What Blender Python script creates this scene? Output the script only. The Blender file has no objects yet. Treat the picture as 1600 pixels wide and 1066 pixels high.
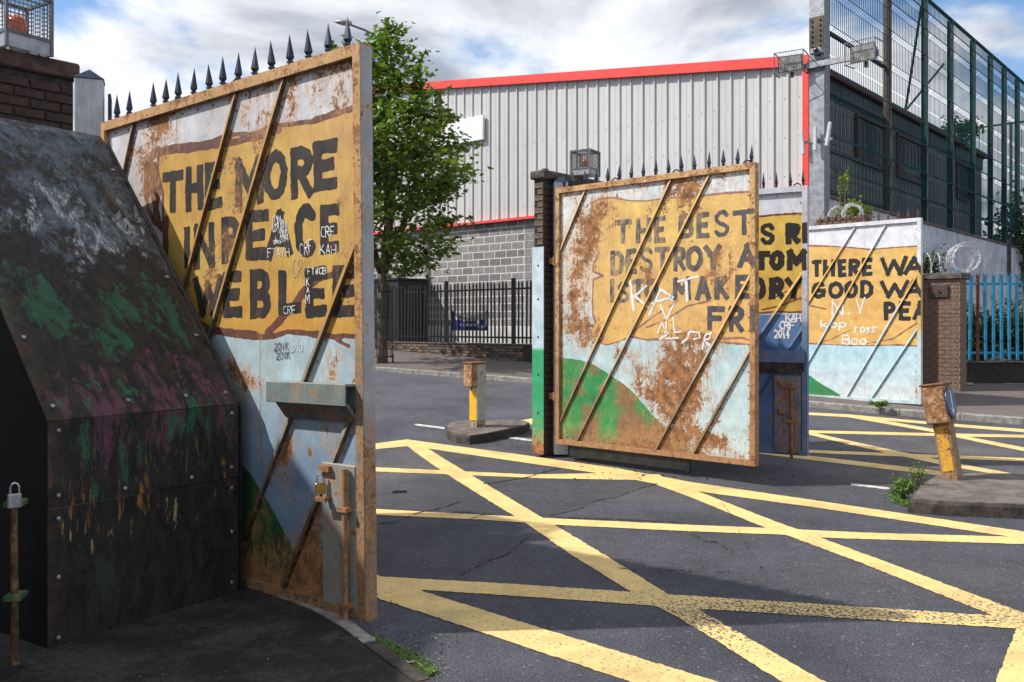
import bpy, bmesh, math, random
import numpy as np
from mathutils import Vector, Matrix
random.seed(7)
R = math.radians
scene = bpy.context.scene
col = scene.collection

# ------------------------------------------------------------------ camera
EYE = 1.6
F = 1400.0          # focal length in photo pixels (1600 wide)
HX, HY = 800.0, 507.0
cam = bpy.data.cameras.new("camera")
cam.sensor_width = 36.0
cam.lens = 36.0 * F / 1600.0
cam.shift_y = -26.0 / 1600.0
cam.clip_start = 0.05
cam.clip_end = 3000
cam.dof.use_dof = False
camo = bpy.data.objects.new("camera", cam)
col.objects.link(camo)
camo.location = (0, 0, EYE)
camo.rotation_euler = (R(90), 0, 0)
scene.camera = camo

# ------------------------------------------------------------------ light
SUN_EL, SUN_AZ = 46.0, 4.0      # sun stands left of the camera, a touch behind it
sun = bpy.data.lights.new("sun", 'SUN')
sun.energy = 4.7
sun.angle = R(0.9)
sun.color = (1.0, 0.94, 0.84)
suno = bpy.data.objects.new("sun", sun)
col.objects.link(suno)
sdir = Vector((-math.cos(R(SUN_AZ)) * math.cos(R(SUN_EL)), -math.sin(R(SUN_AZ)) * math.cos(R(SUN_EL)), math.sin(R(SUN_EL))))
suno.rotation_euler = sdir.to_track_quat('Z', 'Y').to_euler()
suno.location = (-20, -5, 25)

world = bpy.data.worlds.new("World")
scene.world = world
world.use_nodes = True
wn = world.node_tree
for n in list(wn.nodes): wn.nodes.remove(n)


class NT:
    """small helper to write node trees"""
    def __init__(s, tree): s.t = tree
    def n(s, typ, ins=None, **kw):
        nd = s.t.nodes.new(typ)
        for k, v in kw.items(): setattr(nd, k, v)
        if ins:
            for k, v in ins.items():
                sock = nd.inputs[k]
                if isinstance(v, bpy.types.NodeSocket): s.t.links.new(v, sock)
                elif isinstance(v, bpy.types.Node): s.t.links.new(v.outputs[0], sock)
                else: sock.default_value = v
        return nd
    def math(s, op, a, b=0.0, clamp=False):
        nd = s.n('ShaderNodeMath', {0: a, 1: b}, operation=op); nd.use_clamp = clamp
        return nd.outputs[0]
    def mix(s, fac, a, b, blend='MIX'):
        nd = s.t.nodes.new('ShaderNodeMix'); nd.data_type = 'RGBA'; nd.blend_type = blend
        for i, v in ((0, fac), (6, a), (7, b)):
            if isinstance(v, bpy.types.NodeSocket): s.t.links.new(v, nd.inputs[i])
            else:
                if i and len(v) == 3: v = (*v, 1)
                nd.inputs[i].default_value = v
        return nd.outputs[2]
    def ramp(s, fac, lo, hi, a=0.0, b=1.0):
        nd = s.n('ShaderNodeMapRange', {0: fac, 1: lo, 2: hi, 3: a, 4: b}, interpolation_type='SMOOTHSTEP')
        return nd.outputs[0]
    def noise(s, vec, scale, detail=6, rough=0.6, dist=0.0, out=0):
        nd = s.n('ShaderNodeTexNoise', {'Vector': vec, 'Scale': scale, 'Detail': detail, 'Roughness': rough, 'Distortion': dist})
        return nd.outputs[out]
    def mapping(s, vec, scale=(1, 1, 1), loc=(0, 0, 0)):
        return s.n('ShaderNodeMapping', {'Vector': vec, 'Scale': scale, 'Location': loc}).outputs[0]


w = NT(wn)
tc = w.n('ShaderNodeTexCoord').outputs['Generated']
sky = w.n('ShaderNodeTexSky', sky_type='NISHITA')
sky.sun_disc = False
sky.sun_elevation = R(SUN_EL)
sky.sun_rotation = R(270 - SUN_AZ)
sky.air_density = 1.0; sky.dust_density = 0.6; sky.ozone_density = 1.6
sep = w.n('ShaderNodeSeparateXYZ', {0: tc})
zz = w.math('ADD', w.math('MAXIMUM', sep.outputs[2], 0.0), 0.22)
cv = w.n('ShaderNodeCombineXYZ', {0: w.math('DIVIDE', sep.outputs[0], zz), 1: w.math('DIVIDE', sep.outputs[1], zz), 2: 0.0}).outputs[0]
cn = w.noise(w.mapping(cv, (1, 1, 1), (3.3, 1.15, 0)), 0.95, 9, 0.56, 0.25)
cn2 = w.noise(w.mapping(cv, (1, 1, 1), (2.4, 8.2, 0)), 1.7, 8, 0.55, 0.3)
cover = w.ramp(cn, 0.385, 0.475)
grey = w.ramp(cn2, 0.42, 0.68)
cloudcol = w.mix(grey, (11.2, 11.4, 11.8), (4.2, 4.7, 5.6))
skyc = w.mix(1.0, sky.outputs[0], (1.4, 1.65, 1.85), 'MULTIPLY')
allsky = w.mix(w.math('MULTIPLY', cover, 0.97), skyc, cloudcol)
bg = w.n('ShaderNodeBackground', {'Color': allsky, 'Strength': 0.080})
out = w.n('ShaderNodeOutputWorld', {'Surface': bg.outputs[0]})

scene.view_settings.view_transform = 'Standard'
scene.view_settings.look = 'None'
scene.view_settings.exposure = 0.24
scene.view_settings.gamma = 1.0
scene.view_settings.use_curve_mapping = False

# ------------------------------------------------------------------ geometry of the place
def sp(t, k=0.8):
    t = np.asarray(t, float)
    return np.log1p(np.exp(np.clip(t / k, -30, 30))) * k
def terrain(y):
    y = np.minimum(np.asarray(y, float), 34.0)
    return 0.055 * (sp(y - 11.0) )
def ground_pt(px, py, h=0.0):
    """where the line of sight through a photo pixel meets the ground (raised by h)"""
    dx = (px - HX) / F; dz = -(py - HY) / F
    y = 8.0
    for _ in range(60):
        y2 = (float(terrain(y)) + h - EYE) / dz
        y = 0.5 * y + 0.5 * y2
    return Vector((dx * y, y, float(terrain(y)) + h))

AX = Vector((0.7506, -0.6608, 0))    # street grid: along the warehouse front, rightwards
AY = Vector((0.6608, 0.7506, 0))     # away from the camera, along its side
GRID_ROT = math.atan2(-0.6608, 0.7506)

# ------------------------------------------------------------------ object helpers
def setp(o, label=None, cat=None, group=None, kind=None):
    if label: o['label'] = label
    if cat: o['category'] = cat
    if group: o['group'] = group
    if kind: o['kind'] = kind
    return o
def empty(name, loc, rz=0.0, label=None, cat=None, group=None):
    o = bpy.data.objects.new(name, None); col.objects.link(o)
    o.location = loc; o.rotation_euler = (0, 0, rz); o.empty_display_size = 0.2
    return setp(o, label, cat, group)
def inst(src_mesh, name, parent=None, loc=(0, 0, 0), rot=(0, 0, 0), scale=(1, 1, 1)):
    o = bpy.data.objects.new(name, src_mesh); col.objects.link(o)
    o.location = loc; o.rotation_euler = rot; o.scale = scale
    if parent: o.parent = parent
    return o

class MB:
    def __init__(s):
        s.v = []; s.f = []; s.c = []; s.r = []; s.cur = (0.5, 0.5, 0.5); s.cr = 0.3; s.smooth = False
    def add(s, vs, fs):
        b = len(s.v)
        s.v.extend([tuple(p) for p in vs])
        s.c.extend([s.cur] * len(vs)); s.r.extend([s.cr] * len(vs))
        s.f.extend([tuple(b + i for i in f) for f in fs])
        return s
    def box(s, x0, x1, y0, y1, z0, z1):
        vs = [(x0, y0, z0), (x1, y0, z0), (x1, y1, z0), (x0, y1, z0), (x0, y0, z1), (x1, y0, z1), (x1, y1, z1), (x0, y1, z1)]
        return s.add(vs, [(0, 3, 2, 1), (4, 5, 6, 7), (0, 1, 5, 4), (1, 2, 6, 5), (2, 3, 7, 6), (3, 0, 4, 7)])
    def cbox(s, x0, x1, y0, y1, z0, z1, b=0.01):
        """box with chamfered vertical and front edges"""
        pts = [(x0 + b, y0), (x1 - b, y0), (x1, y0 + b), (x1, y1 - b), (x1 - b, y1), (x0 + b, y1), (x0, y1 - b), (x0, y0 + b)]
        n = 8
        ins = [(min(max(x, x0 + b), x1 - b), min(max(y, y0 + b), y1 - b)) for x, y in pts]
        vs = [(x, y, z0) for x, y in ins] + [(x, y, z0 + b) for x, y in pts] + [(x, y, z1 - b) for x, y in pts] + [(x, y, z1) for x, y in ins]
        fs = []
        for l in range(3):
            for i in range(n):
                j = (i + 1) % n
                fs.append((l * n + i, l * n + j, (l + 1) * n + j, (l + 1) * n + i))
        fs.append(tuple(range(n - 1, -1, -1))); fs.append(tuple(range(3 * n, 4 * n)))
        return s.add(vs, fs)
    def prism(s, poly, axis, a, b):
        """extrude a 2D polygon along an axis ('x','y','z')"""
        n = len(poly)
        def P(p, t):
            if axis == 'x': return (t, p[0], p[1])
            if axis == 'y': return (p[0], t, p[1])
            return (p[0], p[1], t)
        vs = [P(p, a) for p in poly] + [P(p, b) for p in poly]
        fs = [(i, (i + 1) % n, n + (i + 1) % n, n + i) for i in range(n)]
        fs += [tuple(range(n - 1, -1, -1)), tuple(range(n, 2 * n))]
        return s.add(vs, fs)
    def bar(s, p, q, wd, dp, up=(0, 0, 1)):
        """rectangular bar from p to q: width wd along side, depth dp along up x dir"""
        p = Vector(p); q = Vector(q); d = (q - p).normalized(); up = Vector(up)
        a = d.cross(up)
        if a.length < 1e-4: a = d.cross(Vector((1, 0, 0)))
        a.normalize(); b = a.cross(d).normalized()
        vs = []
        for c in (p, q):
            for i, j in ((-1, -1), (1, -1), (1, 1), (-1, 1)): vs.append(c + a * i * wd / 2 + b * j * dp / 2)
        return s.add(vs, [(0, 1, 2, 3), (7, 6, 5, 4), (0, 4, 5, 1), (1, 5, 6, 2), (2, 6, 7, 3), (3, 7, 4, 0)])
    def tube(s, pts, r, n=6, closed=False):
        pts = [Vector(p) for p in pts]; m = len(pts)
        rr = r if hasattr(r, '__len__') else [r] * m
        vs = []; prev = None
        for i, p in enumerate(pts):
            if closed: d = (pts[(i + 1) % m] - pts[i - 1])
            else: d = pts[min(i + 1, m - 1)] - pts[max(i - 1, 0)]
            d.normalize()
            if prev is None:
                a = d.cross(Vector((0.13, 0.31, 1)))
                if a.length < 1e-3: a = d.cross(Vector((1, 0, 0)))
            else: a = prev - d * prev.dot(d)
            a.normalize(); prev = a; b = d.cross(a)
            for k in range(n):
                t = 2 * math.pi * k / n
                vs.append(p + (a * math.cos(t) + b * math.sin(t)) * rr[i])
        fs = []
        rng = m if closed else m - 1
        for i in range(rng):
            for k in range(n):
                k2 = (k + 1) % n; i2 = (i + 1) % m
                fs.append((i * n + k, i * n + k2, i2 * n + k2, i2 * n + k))
        if not closed: fs += [tuple(range(n - 1, -1, -1)), tuple((m - 1) * n + k for k in range(n))]
        return s.add(vs, fs)
    def lathe(s, prof, cx=0, cy=0, n=16, axis='z', o=(0, 0, 0)):
        vs = []
        for r_, z in prof:
            for k in range(n):
                t = 2 * math.pi * k / n
                if axis == 'z': vs.append((cx + r_ * math.cos(t), cy + r_ * math.sin(t), z))
                elif axis == 'y': vs.append((o[0] + r_ * math.cos(t), o[1] + z, o[2] + r_ * math.sin(t)))
                else: vs.append((o[0] + z, o[1] + r_ * math.cos(t), o[2] + r_ * math.sin(t)))
        fs = []
        m = len(prof)
        for i in range(m - 1):
            for k in range(n):
                k2 = (k + 1) % n
                fs.append((i * n + k, i * n + k2, (i + 1) * n + k2, (i + 1) * n + k))
        fs += [tuple(range(n - 1, -1, -1)), tuple((m - 1) * n + k for k in range(n))]
        return s.add(vs, fs)
    def mesh(s, name, mat=None):
        me = bpy.data.meshes.new(name)
        me.from_pydata(s.v, [], s.f)
        if mat: me.materials.append(mat)
        ca = me.color_attributes.new('Col', 'FLOAT_COLOR', 'POINT')
        arr = np.ones((len(s.v), 4), np.float32)
        if s.v: arr[:, :3] = np.array(s.c, np.float32)
        ca.data.foreach_set('color', arr.ravel())
        ra = me.attributes.new('rust', 'FLOAT', 'POINT')
        ra.data.foreach_set('value', np.array(s.r, np.float32))
        if s.smooth: me.polygons.foreach_set('use_smooth', [True] * len(me.polygons))
        me.update()
        return me
    def build(s, name, mat=None, parent=None, kind=None, label=None, cat=None, group=None, loc=None, rz=None):
        bm = bmesh.new(); me = s.mesh(name, mat)
        bm.from_mesh(me)
        bmesh.ops.recalc_face_normals(bm, faces=bm.faces[:]) if len(bm.faces) < 60000 else None
        bm.to_mesh(me); bm.free()
        o = bpy.data.objects.new(name, me); col.objects.link(o)
        if parent: o.parent = parent
        if loc is not None: o.location = loc
        if rz is not None: o.rotation_euler = (0, 0, rz)
        return setp(o, label, cat, group, kind)

# ------------------------------------------------------------------ noise + painted outlines
_rs = np.random.RandomState(3)
_tab = _rs.rand(256, 256)
def vnoise(x, y):
    xi = np.floor(x).astype(int); yi = np.floor(y).astype(int)
    fx = x - xi; fy = y - yi
    fx = fx * fx * (3 - 2 * fx); fy = fy * fy * (3 - 2 * fy)
    g = lambda a, b: _tab[a & 255, b & 255]
    return (g(xi, yi) * (1 - fx) + g(xi + 1, yi) * fx) * (1 - fy) + (g(xi, yi + 1) * (1 - fx) + g(xi + 1, yi + 1) * fx) * fy
def fbm(x, y, s=1.0, o=4):
    a = 0.5; t = 0; r = 0
    for i in range(o):
        r = r + a * vnoise(x * s + 17.3 * i, y * s + 9.1 * i); t += a; a *= 0.5; s *= 2.03
    return r / t
def seg_dist(X, Z, p, q):
    px, pz = p; qx, qz = q
    dx, dz = qx - px, qz - pz
    L2 = dx * dx + dz * dz + 1e-12
    t = np.clip(((X - px) * dx + (Z - pz) * dz) / L2, 0, 1)
    return np.hypot(X - px - t * dx, Z - pz - t * dz)
def butt(X, Z, p, q, wd, ext):
    dx, dz = q[0] - p[0], q[1] - p[1]
    L = math.hypot(dx, dz) + 1e-9; ux, uz = dx / L, dz / L
    a = (X - p[0]) * ux + (Z - p[1]) * uz; b = np.abs(-(X - p[0]) * uz + (Z - p[1]) * ux)
    return np.maximum(b - wd, np.maximum(-a - ext, a - L - ext))
def poly_sd(X, Z, poly):
    """signed distance to a closed polygon (negative inside)"""
    d = np.full(X.shape, 1e9); inside = np.zeros(X.shape, bool)
    n = len(poly)
    for i in range(n):
        p, q = poly[i], poly[(i + 1) % n]
        d = np.minimum(d, seg_dist(X, Z, p, q))
        c = ((p[1] > Z) != (q[1] > Z))
        xx = (q[0] - p[0]) * (Z - p[1]) / ((q[1] - p[1]) + 1e-12) + p[0]
        inside ^= c & (X < xx)
    return np.where(inside, -d, d)
def line_sd(X, Z, pts, wd):
    d = np.full(X.shape, 1e9)
    for i in range(len(pts) - 1): d = np.minimum(d, seg_dist(X, Z, pts[i], pts[i + 1]))
    return d - wd
def march(fn, b, cell, run=8):
    """outline fn<0 inside bounds b as polygons; returns verts (N,2) and faces"""
    x0, x1, z0, z1 = b
    nx = max(2, int((x1 - x0) / cell) + 1); nz = max(2, int((z1 - z0) / cell) + 1)
    xs = np.linspace(x0, x1, nx); zs = np.linspace(z0, z1, nz)
    X, Z = np.meshgrid(xs, zs, indexing='ij')
    V = fn(X, Z)
    neg = V < 0
    cnt = neg[:-1, :-1].astype(int) + neg[1:, :-1] + neg[1:, 1:] + neg[:-1, 1:]
    vs = []; fs = []
    full = cnt == 4
    for j in range(nz - 1):
        i = 0; row = full[:, j]
        idx = np.flatnonzero(row)
        k = 0
        while k < len(idx):
            a = idx[k]; e = a
            while k + 1 < len(idx) and idx[k + 1] == e + 1 and e - a < run - 1: k += 1; e = idx[k]
            n = len(vs)
            vs += [(xs[a], zs[j]), (xs[e + 1], zs[j]), (xs[e + 1], zs[j + 1]), (xs[a], zs[j + 1])]
            fs.append((n, n + 1, n + 2, n + 3)); k += 1
    mi, mj = np.nonzero((cnt > 0) & (cnt < 4))
    for i, j in zip(mi, mj):
        cs = ((i, j), (i + 1, j), (i + 1, j + 1), (i, j + 1))
        poly = []
        for k in range(4):
            a = cs[k]; c = cs[(k + 1) % 4]
            va = V[a]; vc = V[c]
            if va < 0: poly.append((xs[a[0]], zs[a[1]]))
            if (va < 0) != (vc < 0):
                t = va / (va - vc)
                poly.append((xs[a[0]] + (xs[c[0]] - xs[a[0]]) * t, zs[a[1]] + (zs[c[1]] - zs[a[1]]) * t))
        if len(poly) >= 3:
            n = len(vs); vs += poly; fs.append(tuple(range(n, n + len(poly))))
    return vs, fs
def paint(name, fn, b, cell, yoff, colfn, rustfn, mat, parent, run=8, label=None):
    """thin coat of paint on the plane y=yoff of a parent, facing -y"""
    vs, fs = march(fn, b, cell, run)
    if not fs: return None
    m = MB()
    m.v = [(x, yoff, z) for x, z in vs]; m.f = fs
    A = np.array(vs)
    c = colfn(A[:, 0], A[:, 1]) if callable(colfn) else np.tile(np.array(colfn), (len(vs), 1))
    m.c = [tuple(k) for k in c]
    m.r = list(rustfn(A[:, 0], A[:, 1]) if callable(rustfn) else [rustfn] * len(vs))
    me = m.mesh(name, mat)
    o = bpy.data.objects.new(name, me); col.objects.link(o); o.parent = parent
    if label: o['label'] = label
    return o

def arc(cx, cy, rx, ry, a0, a1, n=9):
    return [(cx + rx * math.cos(R(a0 + (a1 - a0) * i / n)), cy + ry * math.sin(R(a0 + (a1 - a0) * i / n))) for i in range(n + 1)]
FONT = {
 'A': [((0, 0), (.5, 1)), ((1, 0), (.5, 1)), ((.22, .33), (.78, .33))],
 'B': [((0, 0), (0, 1)), arc(.45, .75, .48, .25, 90, -90) , [(0, 1), (.45, 1)], [(0, .5), (.5, .5)], arc(.5, .25, .5, .25, 90, -90), [(0, 0), (.5, 0)]],
 'C': [arc(.55, .5, .55, .5, 50, 310, 14)],
 'D': [((0, 0), (0, 1)), [(0, 1), (.4, 1)] , arc(.4, .5, .6, .5, 90, -90, 12), [(.4, 0), (0, 0)]],
 'E': [((0, 0), (0, 1)), ((0, 1), (1, 1)), ((0, .5), (.8, .5)), ((0, 0), (1, 0))],
 'F': [((0, 0), (0, 1)), ((0, 1), (1, 1)), ((0, .52), (.75, .52))],
 'G': [arc(.55, .5, .55, .5, 50, 340, 14), ((.55, .45), (1, .45)), ((1, .45), (1, .12))],
 'H': [((0, 0), (0, 1)), ((1, 0), (1, 1)), ((0, .5), (1, .5))],
 'I': [((.5, 0), (.5, 1))],
 'J': [((.8, 1), (.8, .2)), arc(.4, .2, .4, .2, 0, -170)],
 'K': [((0, 0), (0, 1)), ((0, .42), (.9, 1)), ((.25, .55), (1, 0))],
 'L': [((0, 0), (0, 1)), ((0, 0), (1, 0))],
 'M': [((0, 0), (.05, 1)), ((.05, 1), (.5, .35)), ((.5, .35), (.95, 1)), ((.95, 1), (1, 0))],
 'N': [((0, 0), (0, 1)), ((0, 1), (1, 0)), ((1, 0), (1, 1))],
 'O': [arc(.5, .5, .5, .5, 90, 450, 18)],
 'P': [((0, 0), (0, 1)), [(0, 1), (.5, 1)], arc(.5, .74, .5, .26, 90, -90), [(.5, .48), (0, .48)]],
 'R': [((0, 0), (0, 1)), [(0, 1), (.5, 1)], arc(.5, .75, .48, .25, 90, -90), [(.5, .5), (0, .5)], ((.35, .48), (1, 0))],
 'S': [[(.95, .85), (.7, 1), (.3, 1), (.05, .85), (.05, .68), (.3, .55), (.7, .45), (.97, .32), (.97, .15), (.7, 0), (.3, 0), (.02, .15)]],
 'T': [((.5, 0), (.5, 1)), ((0, 1), (1, 1))],
 'U': [((0, 1), (0, .25)), arc(.5, .25, .5, .25, 180, 360), ((1, .25), (1, 1))],
 'V': [((0, 1), (.5, 0)), ((.5, 0), (1, 1))],
 'W': [((0, 1), (.25, 0)), ((.25, 0), (.5, .8)), ((.5, .8), (.75, 0)), ((.75, 0), (1, 1))],
 'Y': [((0, 1), (.5, .5)), ((1, 1), (.5, .5)), ((.5, .5), (.5, 0))],
 '2': [[(0, .8), (.3, 1), (.8, .95), (.9, .7), (0, 0), (1, 0)]],
 '0': [arc(.5, .5, .5, .5, 90, 450, 14)],
 '1': [[(.5, 0), (.5, 1)]],
 '4': [[(.8, 0), (.8, 1), (0, .35), (1, .35)]],
 'n': [[(0, 0), (0, .55), (.5, .6), (.8, .4), (.8, 0)]], 'o': [arc(.5, .3, .45, .3, 90, 450, 10)], 'h': [[(0, 1), (0, 0), (0, .45), (.5, .55), (.8, .35), (.8, 0)]],
 'b': [[(0, 1), (0, 0), (.7, .05), (.9, .3), (.6, .5), (0, .45)]], 'k': [[(0, 1), (0, 0)], [(.8, .6), (0, .3), (.9, 0)]], 'e': [[(.1, .3), (.9, .35), (.7, .6), (.2, .55), (.05, .25), (.3, 0), (.9, .05)]],
 'p': [[(0, -.3), (0, .6), (.6, .6), (.85, .35), (.6, .05), (0, .05)]], 'r': [[(0, 0), (0, .6), (.1, .45), (.7, .6)]], 's': [[(.9, .55), (.3, .6), (.2, .4), (.8, .25), (.7, 0), (.1, .03)]],
 '.': [[(.5, 0), (.5, .06)]],
}
def glyph_field(items, th, rounded=False, jit=0.0, seed=0):
    """items: (char, x0, x1, z0, z1) -> distance function. th = half stroke width"""
    rnd = random.Random(seed)
    segs = []
    for ch, x0, x1, z0, z1 in items:
        if ch not in FONT: continue
        t = th if not rounded else 0
        X0, X1, Z0, Z1 = x0 + t, x1 - t, z0 + t, z1 - t
        if X1 < X0: X0 = X1 = (x0 + x1) / 2
        j = lambda: rnd.uniform(-jit, jit) * (z1 - z0)
        for st in FONT[ch]:
            pts = [(X0 + (X1 - X0) * p[0] + j(), Z0 + (Z1 - Z0) * p[1] + j()) for p in st]
            straight = isinstance(st, tuple) and not rounded
            for a in range(len(pts) - 1): segs.append((pts[a], pts[a + 1], straight, rnd.uniform(.88, 1.12)))
    def fn(X, Z):
        d = np.full(X.shape, 1e9)
        for p, q, stt, k in segs:
            m = 0.08
            sel = (X > min(p[0], q[0]) - th - m) & (X < max(p[0], q[0]) + th + m) & (Z > min(p[1], q[1]) - th - m) & (Z < max(p[1], q[1]) + th + m)
            if not sel.any(): continue
            xs, zs = X[sel], Z[sel]
            v = butt(xs, zs, p, q, th * k, th * .95) if stt else seg_dist(xs, zs, p, q) - th * k
            d[sel] = np.minimum(d[sel], v)
        return d
    return fn

# ------------------------------------------------------------------ materials
def newmat(name):
    m = bpy.data.materials.new(name); m.use_nodes = True
    for n in list(m.node_tree.nodes): m.node_tree.nodes.remove(n)
    k = NT(m.node_tree)
    out = k.n('ShaderNodeOutputMaterial')
    b = k.n('ShaderNodeBsdfPrincipled')
    m.node_tree.links.new(b.outputs[0], out.inputs[0])
    return m, k, b
def link(k, b, base=None, rough=None, bump=None, bs=0.3, bd=0.01, metal=None):
    L = k.t.links.new
    if base is not None: L(base, b.inputs['Base Color']) if isinstance(base, bpy.types.NodeSocket) else setattr(b.inputs['Base Color'], 'default_value', (*base, 1))
    if rough is not None: L(rough, b.inputs['Roughness']) if isinstance(rough, bpy.types.NodeSocket) else setattr(b.inputs['Roughness'], 'default_value', rough)
    if metal is not None: L(metal, b.inputs['Metallic']) if isinstance(metal, bpy.types.NodeSocket) else setattr(b.inputs['Metallic'], 'default_value', metal)
    if bump is not None:
        bn = k.n('ShaderNodeBump', {'Height': bump, 'Strength': bs, 'Distance': bd})
        L(bn.outputs[0], b.inputs['Normal'])
def attr_mat(name, rust_bias=0.0, stain=0.5, rough=0.5, rust_a=(.37, .165, .062), rust_b=(.11, .052, .030), scale=1.0, coords='Object', streak=0.5, bump=0.35, scratch=.75):
    """weathered painted steel: colour and rust density come from the mesh, break-up from noise"""
    m, k, b = newmat(name)
    P = k.n('ShaderNodeTexCoord').outputs[coords]
    colr = k.n('ShaderNodeAttribute', attribute_name='Col').outputs[0]
    ru = k.n('ShaderNodeAttribute', attribute_name='rust').outputs[2]
    n1 = k.noise(P, 6.5 * scale, 11, .76, .5)
    n2 = k.noise(k.mapping(P, (9 * scale, 9 * scale, 1.3 * scale)), 2.2, 9, .74, .7)
    n3 = k.noise(P, 42 * scale, 5, .7)
    n = k.math('ADD', k.math('MULTIPLY', n1, 1 - streak * .55), k.math('MULTIPLY', n2, streak * .55))
    n = k.math('ADD', k.math('MULTIPLY', n, .70), k.math('MULTIPLY', n3, .30))
    n = k.math('ADD', k.math('MULTIPLY', k.math('SUBTRACT', n, .5), 1.75), .5)
    lvl = k.math('ADD', n, k.math('MULTIPLY', k.math('SUBTRACT', ru, .5 - rust_bias), .62))
    mask = k.ramp(lvl, .505, .535)
    halo = k.ramp(lvl, .40, .53)
    # paint tone
    g = k.noise(P, 6 * scale, 8, .6)
    f = k.noise(k.mapping(P, (30, 30, 3)), 3.0, 5, .6)
    t = k.math('ADD', k.math('MULTIPLY', g, .6), k.math('MULTIPLY', f, .4))
    tone = k.ramp(t, .3, .7, .72, 1.16)
    comb = k.n('ShaderNodeCombineXYZ', {0: tone, 1: tone, 2: tone}).outputs[0]
    base = k.mix(1.0, colr, comb, 'MULTIPLY')
    base = k.mix(k.math('MULTIPLY', halo, stain), base, (.47, .27, .13))
    scr = k.noise(k.mapping(P, (7, 7, 2.2), (5, 2, 9)), 3.1 * scale, 11, .82, 1.2)
    sm = k.math('MULTIPLY', k.ramp(scr, .47, .60), k.ramp(ru, .12, .50, 0.0, scratch))
    base = k.mix(sm, base, (.44, .235, .10))
    rc = k.mix(k.ramp(k.noise(P, 11 * scale, 8, .7), .35, .65), rust_a, rust_b)
    rc = k.mix(k.ramp(n3, .45, .7, 0, .35), rc, (.45, .24, .11))
    base = k.mix(mask, base, rc)
    rg = k.math('ADD', k.math('MULTIPLY', mask, .35), k.math('ADD', rough - .05, k.math('MULTIPLY', f, .15)))
    hb = k.math('ADD', k.math('MULTIPLY', mask, k.math('ADD', n3, -.9)), k.math('MULTIPLY', k.noise(P, 130, 4, .6), .25))
    link(k, b, base, rg, hb, bump, .004)
    b.inputs['Specular IOR Level'].default_value = .35
    return m
M = {}
M['gate'] = attr_mat('weathered_gate_paint')
M['frame'] = attr_mat('rusty_frame_paint', .12, .7, .6, (.36, .17, .07), (.13, .06, .032), 1.6)
M['clean'] = attr_mat('faded_clean_paint', -.12, .25, .45, scale=1.3)
M['letter'] = attr_mat('black_sign_paint', -.03, .18, .62, bump=.2, scratch=.22)
M['scribble'] = attr_mat('marker_scrawl', -.12, .1, .5, bump=.1)

def plain(name, c, rough=.6, var=.25, scale=8, metal=0.0, bump=.15, coords='Object', c2=None, stretch=(1, 1, 1), detail=7, lo=.35, hi=.65, bd=.003, spec=.4):
    m, k, b = newmat(name)
    P = k.mapping(k.n('ShaderNodeTexCoord').outputs[coords], stretch)
    n = k.noise(P, scale, detail, .65, .3)
    c2 = c2 or tuple(x * (1 - var * 1.6) for x in c)
    base = k.mix(k.ramp(n, lo, hi), c2, c)
    n2 = k.noise(P, scale * 9, 5, .7)
    s = k.ramp(n2, .3, .7, 1 - var * .6, 1 + var * .6)
    base = k.mix(1.0, base, k.n('ShaderNodeCombineXYZ', {0: s, 1: s, 2: s}).outputs[0], 'MULTIPLY')
    link(k, b, base, k.ramp(n2, .2, .8, rough - .08, rough + .1), n2, bump, bd, metal)
    b.inputs['Specular IOR Level'].default_value = spec
    return m
M['spike'] = plain('dark_blue_steel_spike', (.035, .045, .085), .35, .4, 20, .35)
M['dark'] = plain('blackened_steel', (.02, .022, .025), .5, .4, 9)
M['blackpaint'] = plain('black_fence_paint', (.012, .013, .017), .38, .4, 12)
M['galv'] = plain('galvanised_steel', (.36, .37, .40), .45, .28, 7, .55, c2=(.22, .23, .25))
M['galvdark'] = plain('dull_steel_casing', (.16, .17, .18), .45, .3, 12, .4)
M['bolt'] = plain('bolt_steel', (.07, .05, .045), .6, .5, 30, .3)
M['brass'] = plain('brass', (.65, .42, .12), .3, .2, 30, .9)
M['chrome'] = plain('bright_shackle', (.6, .6, .62), .25, .1, 30, .95)
M['darkbrick'] = plain('dark_brick', (.060, .034, .029), .85, .5, 9, c2=(.028, .018, .016), bump=.5)
M['mortar'] = plain('old_mortar', (.05, .045, .04), .95, .4, 20, bump=.4)
M['brownbrick'] = plain('brown_brick', (.21, .135, .105), .9, .4, 13, c2=(.11, .065, .05), bump=.5)
M['palemortar'] = plain('pale_mortar', (.36, .31, .26), .95, .3, 20, bump=.4)
M['coping'] = plain('weathered_concrete_coping', (.13, .11, .095), .9, .5, 9, c2=(.05, .04, .038), bump=.5)
M['darkcoping'] = plain('dark_brown_coping', (.10, .06, .05), .85, .5, 9, c2=(.04, .025, .022), bump=.5)
M['block'] = plain('grey_concrete_block', (.27, .255, .265), .92, .22, 14, bump=.5, coords='Object')
M['blockdark'] = plain('dark_concrete_block', (.20, .185, .195), .92, .22, 14, bump=.5)
M['blockwarm'] = plain('warm_grey_concrete_block', (.30, .28, .27), .92, .22, 14, bump=.5)
M['blockmortar'] = plain('white_block_mortar', (.74, .73, .73), .9, .15, 14)
M['render'] = plain('off_white_render', (.56, .57, .56), .9, .3, 2.5, c2=(.36, .36, .34), bump=.3)
M['red'] = plain('red_trim', (.82, .065, .055), .42, .12, 3, bump=.05)
M['redbrown'] = plain('red_oxide_frame', (.17, .035, .03), .6, .4, 14)
M['whitewall'] = plain('blue_white_painted_wall', (.47, .50, .56), .85, .25, 1.4, c2=(.30, .33, .38), bump=.35)
M['greenmesh'] = plain('dark_green_coated_wire', (.010, .060, .070), .75, .3, 10, spec=.1)
M['greenpost'] = plain('dark_green_post', (.03, .075, .07), .45, .35, 5, c2=(.018, .04, .038))
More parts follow.
